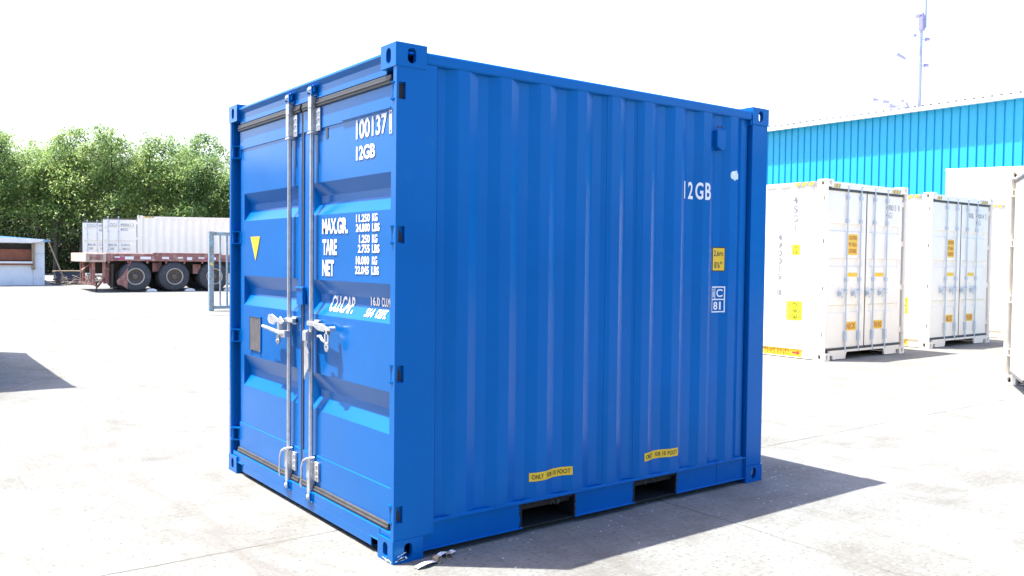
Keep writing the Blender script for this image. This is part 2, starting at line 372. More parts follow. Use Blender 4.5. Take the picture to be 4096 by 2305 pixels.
def casting(root, sx, sy, top, L, Wd, H):
    """sx: +1 on the x=0 side, -1 on the x=-Wd side; sy: -1 at the door end, +1 at the far end"""
    w, l, h = .162, .178, .118
    x0 = -w if sx > 0 else -Wd; y0 = 0 if sy < 0 else L - l; z0 = H - h if top else 0
    m = MB(); zc = h * .5
    # end face (normal along y), outer side
    yo = y0 if sy < 0 else y0 + l; yi = y0 + l if sy < 0 else y0
    holed(m, (x0, yo, z0), (1, 0, 0), (0, 0, 1), w, h, oval(w / 2, zc, .050, .079), (0, 1 if sy < 0 else -1, 0))
    xo = x0 + w if sx > 0 else x0; xi = x0 if sx > 0 else x0 + w
    holed(m, (xo, y0, z0), (0, 1, 0), (0, 0, 1), l, h, oval(l / 2, zc, .050, .079), (-1 if sx > 0 else 1, 0, 0))
    zt = z0 + h if top else z0; zb = z0 if top else z0 + h
    holed(m, (x0, y0, zt), (1, 0, 0), (0, 1, 0), w, l, oval(w / 2, l / 2, .064, .115), (0, 0, -1 if top else 1))
    m.add([(xi, y0, z0), (xi, y0 + l, z0), (xi, y0 + l, z0 + h), (xi, y0, z0 + h)], [(0, 1, 2, 3)])
    m.add([(x0, yi, z0), (x0 + w, yi, z0), (x0 + w, yi, z0 + h), (x0, yi, z0 + h)], [(0, 1, 2, 3)])
    m.add([(x0, y0, zb), (x0 + w, y0, zb), (x0 + w, y0 + l, zb), (x0, y0 + l, zb)], [(0, 1, 2, 3)])
    me = bpy.data.meshes.new('corner_casting')
    me.from_pydata(m.v, [], m.f); me.materials.append(M[root['paint']])
    bm = bmesh.new(); bm.from_mesh(me); bmesh.ops.remove_doubles(bm, verts=bm.verts, dist=.0005)
    # round the outer corners
    es = [e for e in bm.edges if len(e.link_faces) == 2 and e.calc_length() > .004 and e.calc_face_angle(0) > 1.2 and all(abs(v.co.x - xi) > 1e-3 or 1 for v in e.verts)]
    es = [e for e in es if all((abs(v.co.x - xo) < 1e-4) + (abs(v.co.y - yo) < 1e-4) + (abs(v.co.z - zt) < 1e-4) >= 2 for v in e.verts)]
    bmesh.ops.bevel(bm, geom=es, offset=.007, segments=2, affect='EDGES', profile=.5)
    bmesh.ops.recalc_face_normals(bm, faces=bm.faces); bm.to_mesh(me); bm.free()
    o = bpy.data.objects.new('corner_casting', me); COL.objects.link(o); o.parent = root
    return o
def leaf_grid(mb, x0, x1, z0, z1, F, grooves, gx0, gx1, tL, tR, zl, zt, depth=.042, thick=.045, prou=.006):
    bx = [x0, gx0, gx0 + tL, gx1 - tR, gx1, x1]
    bz = [z0, zl, zl + .003]
    for a, b, c, d in grooves: bz += [a, b, c, d]      # a: outer bottom, b: inner bottom, c: inner top, d: outer top
    bz += [zt - .003, zt, z1]
    def fx(x):
        if x <= gx0 or x >= gx1: return 0.
        if x < gx0 + tL - 1e-6: return (x - gx0) / max(tL, 1e-6)
        if x > gx1 - tR + 1e-6: return (gx1 - x) / max(tR, 1e-6)
        return 1.
    def fz(z):
        for a, b, c, d in grooves:
            if a <= z <= d: return min((z - a) / (b - a), 1, (d - z) / (d - c))
        return 0.
    def pr(z): return prou if (z <= zl + 1e-6 or z >= zt - 1e-6) else 0.
    vs = []
    for z in bz:
        for x in bx: vs.append((x, F + depth * min(fx(x), fz(z)) - pr(z), z))
    n = len(bx); fs = []
    for j in range(len(bz) - 1):
        for i in range(n - 1):
            a, b, c, d = j * n + i, j * n + i + 1, (j + 1) * n + i + 1, (j + 1) * n + i
            y = [vs[k][1] for k in (a, b, c, d)]
            if abs(y[0] + y[2] - y[1] - y[3]) < 1e-6: fs.append((a, b, c, d))
            elif max(y[0], y[2]) >= max(y[1], y[3]) and y[0] != y[2]: fs += [(a, b, c), (a, c, d)]
            else: fs += [(a, b, d), (b, c, d)]
    mb.add(vs, fs)
    B = F + thick + depth * .6
    mb.add([(x0, F - prou, z0), (x1, F - prou, z0), (x1, F - prou, z1), (x0, F - prou, z1), (x0, B, z0), (x1, B, z0), (x1, B, z1), (x0, B, z1)],
           [(0, 1, 5, 4), (1, 2, 6, 5), (2, 3, 7, 6), (3, 0, 4, 7), (4, 5, 6, 7)])
def groove_y(F, grooves, z, depth=.042):
    for a, b, c, d in grooves:
        if a <= z <= d: return F + depth * min((z - a) / (b - a), 1, (d - z) / (d - c))
    return F
def door_leaf(root, side, x0, x1, z0, z1, F, grooves, gx0, gx1, tL, tR, zl, zt, hinge, hinges, W_, ang=0, prou=.006, gd=.042, seal='rubber'):
    off = (hinge[0], hinge[1], 0)
    m = MB(); leaf_grid(m, x0, x1, z0, z1, F, grooves, gx0, gx1, tL, tR, zl, zt, prou=prou, depth=gd)
    d = m.build('door', root['paint'], root, off=off, bevel=.0); d.location = (hinge[0], hinge[1], 0); d.rotation_euler = (0, 0, ang)
    # rubber gasket round the leaf
    q = MB(); gy0, gy1 = F - .016, F + .05
    q.box(x0, x1, gy0 - .004, gy1, z1 - .006, z1 + .040); q.box(x0, x1, gy0 - .004, gy1, z0 - .036, z0 + .004)
    q.box(x0 + .004, x1 - .004, gy0 - .010, gy0, z1 + .008, z1 + .020); q.box(x0 + .004, x1 - .004, gy0 - .010, gy0, z0 - .024, z0 - .012)
    hx = x0 - .016 if side < 0 else x1
    q.box(hx, hx + .016, F + .008, gy1, z0 - .03, z1 + .03)
    cx = x1 if side < 0 else x0 - .02
    q.box(cx, cx + .02, F - .004, gy1, z0, z1)
    q.build('gasket', seal, d, off=off, bevel=.004)
    for hz in hinges:
        h = MB(); e = x0 if side < 0 else x1; s = -1 if side < 0 else 1; outer = -W_ if side < 0 else 0
        px = e + s * .055
        h.box(e - s * .012, px, F - .004, F + .016, hz - .042, hz + .042)
        h.tube([(px, .012, hz - .05), (px, .012, hz + .05)], .011, 10)
        for dz in (-.046, .038):
            h.prism([(e - s * .01, F + .01), (px, -.006), (px + s * .022, .002), (px + s * .022, F + .02), (e, F + .03)], 'z', hz + dz, hz + dz + .008)
        h.build('hinge', root['paint'], d, off=off)
    return d, off
def rod(d, off, x, y, z0, z1, r=.0135, k=1., paint='zinc', keepz=(None, None), guards=True, root=None, cams=True):
    m = MB(); m.tube([(x, y, z0 + .02), (x, y, z1 - .02)], r, 12)
    for z, s in ((z0, 1), (z1, -1)):
        m.lathe([(.001, -.016), (.024 * k, -.014), (.026 * k, 0), (.024 * k, .014), (.001, .016)], (x, y - .002, z + s * .012), 'z', 12)
        m.box(x - .012, x + .034, y - .012, y + .012, z + s * .012 - .012, z + s * .012 + .012)
    m.build('locking_bar', paint, d, off=off)

def text_on_door(d, off, lines, F, grooves, name='lettering', mat='letter', gd=.042, prou=0):
    """lines: (text, x0, x1, z0, z1)"""
    cuts = []
    for gv in grooves: cuts += [('v', z) for z in gv]
    for l in lines: sheet2d([T(*l)], name, mat, d, lambda u, v: (u, groove_y(F, grooves, v, gd) - prou - .003, v), cuts, off)

# ------------------------------------------------------------------ THE BLUE TEN-FOOT CONTAINER
L, Wd, H = 2.991, 2.438, 2.631
blue = empty('shipping_container', (0, 0, 0), 0, 'large glossy blue ten foot steel container with white lettering and two closed doors', 'shipping container')
blue['paint'] = 'blue'
for sx in (1, -1):
    for sy in (-1, 1):
        for tp in (True, False): casting(blue, sx, sy, tp, L, Wd, H)
HZ = [2.392, 1.672, .968, .250]
def post(sx):
    P = lambda x, y: (x if sx > 0 else -Wd - x, y)
    m = MB()
    # side plate, flange and returns; cut away where the hinges pass through
    m.prism([P(-.004, .056), P(-.004, .243), P(-.055, .243), P(-.055, .12), P(-.040, .12), P(-.040, .056)], 'z', .118, H - .118)
    zz = [.118]
    for h in sorted(HZ): zz += [h - .043, h + .043]
    zz.append(H - .118)
    if sx < 0: zz = [.118, H - .118]
    for i in range(0, len(zz), 2):
        m.prism([P(-.004, .004), P(-.004, .056), P(-.040, .056), P(-.040, .022), P(-.036, .004)], 'z', zz[i], zz[i + 1])
    for i in range(1, len(zz) - 1, 2):
        m.prism([P(-.004, .004), P(-.004, .017), P(-.028, .017), P(-.036, .004)], 'z', zz[i], zz[i + 1])
    m.prism([P(-.040, .104), P(-.14, .104), P(-.14, .12), P(-.040, .12)], 'z', .118, H - .118)
    m.box(P(-.0042, 0)[0], P(-.0548, 0)[0], .1785, .2428, H - .1185, 2.5405)
    m.build('corner_post', 'blue', blue)
    if sx > 0:   # pockets behind the hinge openings, their shade put in as dark colour
        for n_, h in enumerate(HZ):
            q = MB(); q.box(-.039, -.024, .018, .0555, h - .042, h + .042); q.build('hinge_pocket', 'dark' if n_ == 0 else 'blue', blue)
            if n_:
                q = MB(); q.prism([(.030, h - .036), (.052, h - .036), (.050, h + .002), (.034, h + .034)], 'x', -.0238, -.0228); q.build('hinge_shade', 'dark', blue)  # dark wedge painting the shade inside the opening
for s in (1, -1): post(s)
for sx in (1, -1):
    P = lambda x, y: (x if sx > 0 else -Wd - x, y)
    m = MB(); m.prism([P(-.004, 2.818), P(-.004, 2.987), P(-.10, 2.987), P(-.10, 2.94), P(-.05, 2.94), P(-.05, 2.818)], 'z', .118, H - .118); m.box(P(-.0045, 0)[0], P(-.0495, 0)[0], 2.8005, 2.8175, H - .125, 2.5405)
    m.build('corner_post', 'blue', blue, bevel=.004)
# corrugated side, end and roof sheets
prof = corr_profile(.243, 2.80, .310, .031)
pz0, pz1 = .186, 2.545
def side_sheet(sx):
    m = MB(); n = 0; vs = []
    for y, d in prof:
        x = -d - .004 if sx > 0 else -Wd + d + .004
        vs += [(x, y, pz0), (x, y, pz1)]
    k = len(prof); m.add(vs, [(2 * i, 2 * i + 2, 2 * i + 3, 2 * i + 1) for i in range(k - 1)])
    return m.build('side_panel', 'blue', blue)
side_sheet(1); side_sheet(-1)
for y in (.262, 1.455, 1.716):
    sm_ = MB(); d = inset(prof, y) + .004; sm_.box(-d - .002, -d + .003, y, y + .005, pz0 + .002, pz1 - .002)
    sm_.build('weld_seam', 'blue', blue, bevel=.001)
m = MB(); vs = []; pe = corr_profile(.10, Wd - .10, .16, .045)
for s, d in pe: vs += [(-s, L - .02 - d, .186), (-s, L - .02 - d, 2.545)]
m.add(vs, [(2 * i, 2 * i + 2, 2 * i + 3, 2 * i + 1) for i in range(len(pe) - 1)]); m.build('end_panel', 'blue', blue)
m = MB(); m.box(-.15, -Wd + .15, L - .06, L - .006, H - .118, H - .03); m.build('end_rail', 'blue', blue, bevel=.005); m = MB(); m.box(-.15, -Wd + .15, L - .06, L - .006, .03, .186); m.build('end_rail', 'blue', blue, bevel=.005)
m = MB(); m.box(-.05, -Wd + .05, .05, L - .05, H - .045, H - .037)
for i in range(8): m.box(-.2, -Wd + .2, .3 + i * .33, .42 + i * .33, H - .037, H - .025)
m.build('roof_panel', 'blue', blue)
m = MB(); m.box(-.06, -Wd + .06, .06, L - .06, .125, .160)
for i in range(7): m.box(-.06, -Wd + .06, .3 + i * .4 - (.0 if i != 2 else .02), .33 + i * .4, .05, .125) if i not in (2, 4) else None
m.build('floor', 'floor', blue)
# top side rails and bottom side rails
for sx in (1, -1):
    X = (lambda x: x) if sx > 0 else (lambda x: -Wd - x)
    m = MB(); m.box(X(-.005), X(-.064), .178, L - .178, 2.541, 2.603); m.build('top_rail', 'blue', blue, bevel=.010)
    m = MB()
    for a, b in ((.178, .837), (1.231, 1.733), (2.112, L - .178)):
        m.box(X(-.022), X(-.028), a, b, .040, .178)
        m.box(X(-.008), X(-.060), a, b, .034, .042)
    m.box(X(-.006), X(-.066), .178, L - .178, .176, .187)
    if sx > 0: m.box(-.019, -.022, 2.52, 2.524, .044, .174); m.box(-.012, -.022, 2.805, 2.812, .044, .174)
    m.build('bottom_rail', 'blue', blue, bevel=.0015)
    # lumpy weld bead along the sheet foot
    m = MB(); pts = []; rr = []
    y = .20
    while y < 2.81:
        pts.append((X(-.012 - .010 * random.random()), y, .187 + .003 * random.random())); rr.append(.004 + .0045 * random.random()); y += .035
    m.tube(pts, rr, 6); m.build('weld_bead', 'blue', blue)
# forklift pockets: black tunnels right through
for a, b in ((.837, 1.231), (1.733, 2.112)):
    m = MB(); x0, x1 = -.024, -Wd + .024
    m.box(x0, x1, a - .006, a + .002, .036, .172); m.box(x0, x1, b - .002, b + .006, .036, .172)
    m.box(x0 - .002, x1 + .002, a + .003, b - .003, .158, .172); m.box(x0 - .004, x1 + .004, a + .003, b - .003, .028, .036)
    # ragged bitumen smeared on the web round the mouth and hanging from the lip
    rnd = random.Random(int(a * 100))
    for (y, s) in ((a, -1), (b, 1)):
        z = .040
        while z < .172:
            dz = .006 + rnd.random() * .012; w = .003 + rnd.random() * .014
            m.box(-.0185, -.0235, y - s * .001, y + s * w, z, min(z + dz, .174)); z += dz
    y = a + .01
    while y < b - .02:
        wv = .008 + rnd.random() * .03; dz = .004 + rnd.random() * .020
        m.prism([(y, .1745), (y + wv, .1745), (y + wv * .7, .1745 - dz), (y + wv * .4, .1745 - dz * .8)], 'x', -.018, -.022); y += wv
    m.build('forklift_pocket', 'tar', blue)
    for i in range(7):
        q = MB(); y = a + .08 + rnd.random() * (b - a - .16); z = .16 - rnd.random() * .02
        pts = [(-.03 - rnd.random() * .1, y, .158)]
        for j in range(4): pts.append((pts[-1][0] + rnd.uniform(-.004, .004), pts[-1][1] + rnd.uniform(-.012, .012), pts[-1][2] - .009))
        q.tube(pts, .0018, 5); q.build('torn_fibre', 'plate', blue)
# header and sill
m = MB(); m.prism([(.030, 2.492), (.030, 2.560), (.012, 2.590), (.016, 2.604), (.075, 2.618), (.11, 2.616), (.11, 2.492)], 'x', -.15, -Wd + .15)
m.build('door_header', 'blue', blue, bevel=.003)
m = MB()
m.box(-.162, -Wd + .162, .012, .05, .082, .148); m.box(-.250, -Wd + .250, .0122, .0498, .030, .083)
m.box(-.162, -.262, .006, .05, .0785, .0865); m.box(-Wd + .162, -Wd + .262, .006, .05, .0785, .0865)
m.box(-.250, -.258, .008, .12, .031, .080); m.box(-Wd + .250, -Wd + .258, .008, .12, .031, .080)
m.box(-.05, -.161, .014, .06, .120, .147); m.box(-Wd + .05, -Wd + .161, .014, .06, .120, .147)
m.build('door_sill', 'blue', blue, bevel=.003)
m = MB(); m.box(-.17, -.245, .10, .12, .008, .078); m.build('sill_pocket', 'dark', blue); m = MB(); m.box(-Wd + .17, -Wd + .245, .10, .12, .008, .078); m.build('sill_pocket', 'dark', blue)
F = .045
GR = [(.640, .718, .758, .860), (1.213, 1.293, 1.336, 1.420), (1.805, 1.880, 1.922, 1.998)]
RX = (-1.378, -1.043)
z0, z1 = .180, 2.448
ld, lo = door_leaf(blue, -1, -2.318, -1.236, z0, z1, F, GR, -2.245, -1.300, .005, .055, .362, 2.316, (-2.372, .012), [2.30, 1.69, .985, .272], Wd)
rd, ro = door_leaf(blue, 1, -1.206, -.098, z0, z1, F, GR, -1.105, -.128, .055, .004, .362, 2.316, (-.043, .012), HZ, Wd)
for d, off, x in ((ld, lo, RX[0]), (rd, ro, RX[1])):
    rod(d, off, x, .020, .100, 2.556, k=1.05)
    # cam keepers welded on header and sill
    for z, s in ((2.540, 1), (.118, -1)):
        q = MB(); q.box(x + .022, x + .040, -.004, .034, z - .026, z + .026); q.box(x - .034, x - .022, -.002, .034, z - .016, z + .020)
        q.box(x - .03, x + .066, .018, .034, z - .034, z - .018); q.tube([(x + .050, .012, z + .022), (x + .050, .012, z - .01)], .008, 8)
        q.box(x - .02, x + .062, .0, .032, z + s * .024 - .004, z + s * .024 + .004)
        q.build('cam_keeper', 'blue', d, off=off, bevel=.002)
    # guide brackets
    q = MB()
    q.box(x - .022, x + .020, .002, F - .004, 2.305, 2.440); q.box(x + .020, x + .088, F - .018, F - .007, 2.300, 2.435)
    for z in (2.33, 2.37, 2.41): q.tube([(x + .066, F - .024, z), (x + .066, F - .016, z)], .008, 8)
    q.box(x - .030, x + .030, .0, F, 2.288, 2.300); q.box(x - .019, x + .028, .0, .04, 2.44, 2.506)
    q.build('guide_bracket', 'zinc', d, off=off, bevel=.002); q = MB()
    q.box(x - .026, x + .022, .000, F - .004, .225, .335); q.box(x + .022, x + .088, F - .020, F - .007, .215, .330)
    q.box(x - .020, x + .020, .002, .036, .128, .226)
    for z in (.24, .275, .31): q.tube([(x + .066, F - .026, z), (x + .066, F - .018, z)], .008, 8)
    q.build('guide_bracket', 'zinc', d, off=off, bevel=.002); q = MB()
    q.box(x - .030, x + .092, .002, F, 1.145, 1.172); q.box(x + .030, x + .092, F - .022, F - .003, 1.135, 1.182)
    for dx in (.05, .078): q.tube([(x + dx, F - .032, 1.158), (x + dx, F - .018, 1.158)], .009, 8)
    q.build('guide_bracket', 'zinc', d, off=off, bevel=.002)
    # bent strap guard round the lower bracket
    q = MB(); w = .008
    pts = [(x + .030, .030, .352), (x + .0, -.008, .345), (x - .040, -.012, .325), (x - .060, -.014, .285), (x - .062, -.014, .225), (x - .076, -.012, .185), (x - .070, -.008, .155)]
    q.tube(pts, [.005, .008, .008, .0065, .0065, .007, .006], 8); q.build('strap_guard', 'letter' if False else 'zinc', d, off=off)
# handles, hasps
x = RX[0]
q = MB()
q.prism([(x - .005, 1.150), (x - .05, 1.178), (x - .08, 1.160), (x - .12, 1.168), (x - .19, 1.186), (x - .245, 1.180), (x - .262, 1.150), (x - .235, 1.124), (x - .17, 1.118), (x - .115, 1.140), (x - .08, 1.140), (x - .05, 1.128), (x - .005, 1.138)], 'y', -.022, -.012)
q.build('seal_cover', 'zinc', ld, off=lo, bevel=.003)
q = MB(); q.tube([(x, -.005, 1.075), (x - .04, -.018, 1.073), (x - .10, -.020, 1.078), (x - .20, -.022, 1.088), (x - .34, -.022, 1.098)], [.014, .016, .013, .012, .011], 10)
q.box(x - .050, x + .016, -.018, .02, 1.048, 1.092); q.build('door_handle', 'zinc', ld, off=lo, bevel=.003)
q = MB(); q.box(x - .10, x - .075, -.020, .040, 1.045, 1.160); q.prism([(x - .075, 1.05), (x - .115, 1.055), (x - .12, 1.02), (x - .095, .995), (x - .07, 1.015)], 'y', -.020, -.008)
q.tube([(x - .092, -.028, 1.022), (x - .092, .0, 1.022)], .010, 8); q.build('handle_catch', 'zinc', ld, off=lo, bevel=.002)
x = RX[1]
q = MB(); q.prism([(x + .09, 1.168), (x + .17, 1.168), (x + .26, 1.152), (x + .315, 1.148), (x + .318, 1.130), (x + .27, 1.124), (x + .15, 1.126), (x + .10, 1.142)], 'y', -.008, .010)
q.box(x + .10, x + .16, .010, F - .004, 1.130, 1.164)
q.tube([(x + .315, -.016, 1.146), (x + .315, .02, 1.146)], .016, 10); q.build('hasp_arm', 'zinc', rd, off=ro, bevel=.003)
q = MB(); hx0, hx1 = x + .262, x + .318
q.box(hx0, hx0 + .016, -.020, -.010, 1.055, 1.140); q.box(hx1 - .016, hx1, -.020, -.010, 1.055, 1.140); q.box(hx0, hx1, -.020, -.010, 1.115, 1.142)
q.lathe([(.009, 0), (.029, 0), (.029, .010), (.009, .010), (.009, 0)], (x + .290, -.020, 1.043), 'y', 14)
q.tube([(x + .262, -.015, 1.070), (x + .235, -.018, 1.078), (x + .21, -.018, 1.098), (x + .175, -.018, 1.096)], [.008, .009, .009, .008], 8)
q.build('hasp_link', 'zinc', rd, off=ro, bevel=.002)
q = MB(); q.prism([(x - .030, 1.118), (x + .030, 1.122), (x + .034, 1.06), (x + .018, 1.035), (x + .042, .985), (x + .048, .900), (x - .004, .850), (x - .018, .82), (x - .020, 1.02)], 'y', -.020, -.006)
q.box(x - .022, x + .030, -.030, .010, 1.055, 1.112); q.build('door_handle', 'zinc', rd, off=ro, bevel=.003)
# centre stop, vent plate, triangle, slot
q = MB(); q.box(-1.262, -1.170, F - .028, F - .004, 1.262, 1.372); q.box(-1.275, -1.155, F - .034, F - .028, 1.360, 1.372); q.build('door_stop', 'blue', rd, off=ro, bevel=.003)
q = MB(); q.box(-2.118, -1.920, F - .006, F - .001, .905, 1.138); q.build('data_plate', 'plate', ld, off=lo)
q = MB(); q.box(-2.124, -1.914, F - .009, F - .001, 1.138, 1.144)
q.box(-2.124, -2.119, F - .008, F - .001, .900, 1.138); q.box(-1.919, -1.914, F - .008, F - .001, .900, 1.138); q.box(-2.119, -2.090, F - .009, F - .001, .898, .905); q.box(-1.948, -1.919, F - .009, F - .001, .898, .905)
q.build('plate_frame', 'blue', ld, off=lo)
q = MB(); q.prism([(-2.112, 1.692), (-1.938, 1.692), (-2.020, 1.528)], 'y', F - .004, F - .002); q.build('warning_triangle', 'yellow', ld, off=lo)
q = MB(); q.box(-.902, -.872, F - .003, F - .001, 2.247, 2.312 - .004); q.build('vent_slot', 'rubber', rd, off=ro)
q = MB(); q.box(-.68, -.12, F - .012, F - .0, 2.322, 2.327); q.build('drip_strip', 'blue', rd, off=ro)
# door lettering
sc = 1.0211
X_ = lambda x: 3.79 + (x - 3.79) * sc
Z_ = lambda z: 1.55 + (z - 1.55) * sc
def TL(t, x0, x1, z0, z1, b=.02, sh=0): return (t, X_(x0), X_(x1), Z_(z0), Z_(z1), b, sh)
text_on_door(rd, ro, [TL('100137', -.428, -.088, 2.186, 2.290)], F, GR)
text_on_door(rd, ro, [TL('12GB', -.426, -.212, 2.075, 2.150, .03)], F, GR)
text_on_door(rd, ro, [TL('MAX.GR.', -.848, -.520, 1.687, 1.776, .035)], F, GR)
text_on_door(rd, ro, [TL('11.250', -.421, -.265, 1.744, 1.786, .03), TL('KG', -.238, -.182, 1.744, 1.786, .03), TL('24.800', -.423, -.265, 1.692, 1.735, .03), TL('LBS', -.238, -.158, 1.692, 1.735, .03)], F, GR)
text_on_door(rd, ro, [TL('TARE', -.842, -.656, 1.568, 1.658, .035)], F, GR)
text_on_door(rd, ro, [TL('1.250', -.385, -.265, 1.632, 1.676, .03), TL('KG', -.238, -.182, 1.632, 1.676, .03), TL('2.755', -.398, -.265, 1.580, 1.624, .03), TL('LBS', -.238, -.158, 1.580, 1.624, .03)], F, GR)
text_on_door(rd, ro, [TL('NET', -.844, -.692, 1.448, 1.540, .035)], F, GR)
text_on_door(rd, ro, [TL('10.000', -.421, -.270, 1.518, 1.562, .03), TL('KG', -.238, -.182, 1.518, 1.562, .03), TL('22.045', -.430, -.274, 1.466, 1.510, .03), TL('LBS', -.243, -.163, 1.466, 1.510, .03)], F, GR)
text_on_door(rd, ro, [TL('CU.CAP.', -.800, -.500, 1.246, 1.338, .025, .012)], F, GR)
text_on_door(rd, ro, [TL('16.0', -.325, -.225, 1.300, 1.348, .03), TL('CU.M.', -.205, -.105, 1.300, 1.348, .03), TL('564', -.350, -.262, 1.240, 1.286, .03, .01), TL('CU.FT.', -.232, -.118, 1.240, 1.286, .03, .01)], F, GR)
# check digit in its small box on the stile
fx0, fx1, fz0, fz1 = X_(-.066) + .004, X_(-.040) + .006, Z_(2.180), Z_(2.296)
sheet2d([Rct(fx0, fx1, fz0, fz0 + .006), Rct(fx0, fx1, fz1 - .006, fz1), Rct(fx0, fx0 + .005, fz0 + .006, fz1 - .006), Rct(fx1 - .005, fx1, fz0 + .006, fz1 - .006), T('0', fx0 + .008, fx1 - .007, fz0 + .014, fz1 - .014, .02)],
        'check_digit', 'letter', rd, lambda u, v: (u, F - .004, v), (), ro)
# side markings draped over the corrugation
scuts = [('u', p[0]) for p in prof]
def on_side(items, name, mat, lift=.0025): return sheet2d(items, name, mat, blue, lambda u, v: (-inset(prof, u) - .004 + lift, u, v), scuts)
def SY(y): # small parallax correction for marks lying on the inset flats
    return y + (inset(prof, y) + .004) * (y + 2.13) / 3.79
on_side([T('1', 2.143, 2.160, 1.965, 2.078, .0), T('2', 2.196, 2.243, 1.965, 2.078, .02), T('G', 2.262, 2.318, 1.965, 2.078, .02), T('B', 2.338, 2.395, 1.965, 2.078, .02)], 'lettering', 'letter')
on_side([Rct(2.450, 2.566, 1.490, 1.655)], 'height_sticker', 'ink', .0016)
on_side([Rct(2.456, 2.560, 1.497, 1.648)], 'height_sticker', 'yellow', .0026)
on_side([T('2,6m', 2.466, 2.550, 1.588, 1.632, .01), T("8'6''", 2.472, 2.544, 1.512, 1.556, .01)], 'sticker_print', 'ink', .0036)
fr = []
a0, a1, b0, b1 = 2.450, 2.570, 1.212, 1.388; t = .008; bm_ = (b0 + b1) / 2; am = 2.480
fr += [Rct(a0, a1, b0, b0 + t), Rct(a0, a1, b1 - t, b1), Rct(a0, a0 + t, b0 + t, b1 - t), Rct(a1 - t, a1, b0 + t, b1 - t), Rct(a0 + t, a1 - t, bm_ - t / 2, bm_ + t / 2), Rct(am, am + t * .8, bm_ + t / 2, b1 - t)]
fr += [T('C', 2.500, 2.552, bm_ + .016, b1 - .018, .02), T('8', 2.470, 2.512, b0 + .018, bm_ - .016, .02), T('1', 2.528, 2.540, b0 + .018, bm_ - .016, .02), T('i', 2.463, 2.474, bm_ + .016, b1 - .018, .0)]
on_side(fr, 'customs_mark', 'letter')
for a0, a1, za, zb in ((.890, 1.206, .290, .340), (1.806, 2.118, .288, .340)):
    on_side([Rct(a0, a1, za, zb)], 'warning_sticker', 'yellow', .0022)
    on_side([T('ONLY', a0 + .014, a0 + .095, za + .012, zb - .012, .012), T('FOR 10', a0 + .120, a0 + .205, za + .012, zb - .012, .012), T('FOOT', a0 + .218, a1 - .012, za + .012, zb - .012, .012)], 'sticker_print', 'ink', .0036)
# ventilator hood, scraped patch
yv = 2.470
q = MB(); d0 = -inset(prof, 2.42) - .004
q.prism([(2.430, 2.325), (2.430, 2.435), (2.516, 2.440), (2.516, 2.318), (2.480, 2.300)], 'x', -.046, .010)
q.prism([(2.516, 2.318), (2.516, 2.440), (2.540, 2.432), (2.540, 2.330)], 'x', -.046, -.006)
q.build('ventilator', 'blue', blue, bevel=.004)
q = MB()
for yy in (2.455, 2.488): q.tube([(-.008, yy, 2.458), (.003, yy, 2.458)], .006, 8)
q.build('ventilator_rivet', 'rubber', blue)
rnd = random.Random(3); pts = [(2.645 + (.034 + .012 * rnd.random()) * math.cos(a * .42) * (1 if math.cos(a * .42) > 0 else 1.2), 2.145 + (.026 + .016 * rnd.random()) * math.sin(a * .42)) for a in range(15)]
on_side([(pts, [tuple(range(15))])], 'bare_metal_patch', 'bare', .0015)
# scrape on the near lower casting
q = MB(); rnd = random.Random(5)
for i in range(7):
    y = .008 + .03 * rnd.random(); z = .012 + .03 * rnd.random(); w = .02 + .04 * rnd.random()
    q.prism([(y, z), (y + w, z + rnd.uniform(.0, .02)), (y + w * .9, z + rnd.uniform(.004, .024)), (y, z + .005)], 'x', .0002, .0012)
for i in range(5):
    x = -.005 - .08 * rnd.random(); q.prism([(x, .004), (x - .03, .004 + .01 * rnd.random()), (x - .026, .016), (x, .010)], 'y', -.0002, -.0012)
q.build('paint_chip', 'bare', blue)

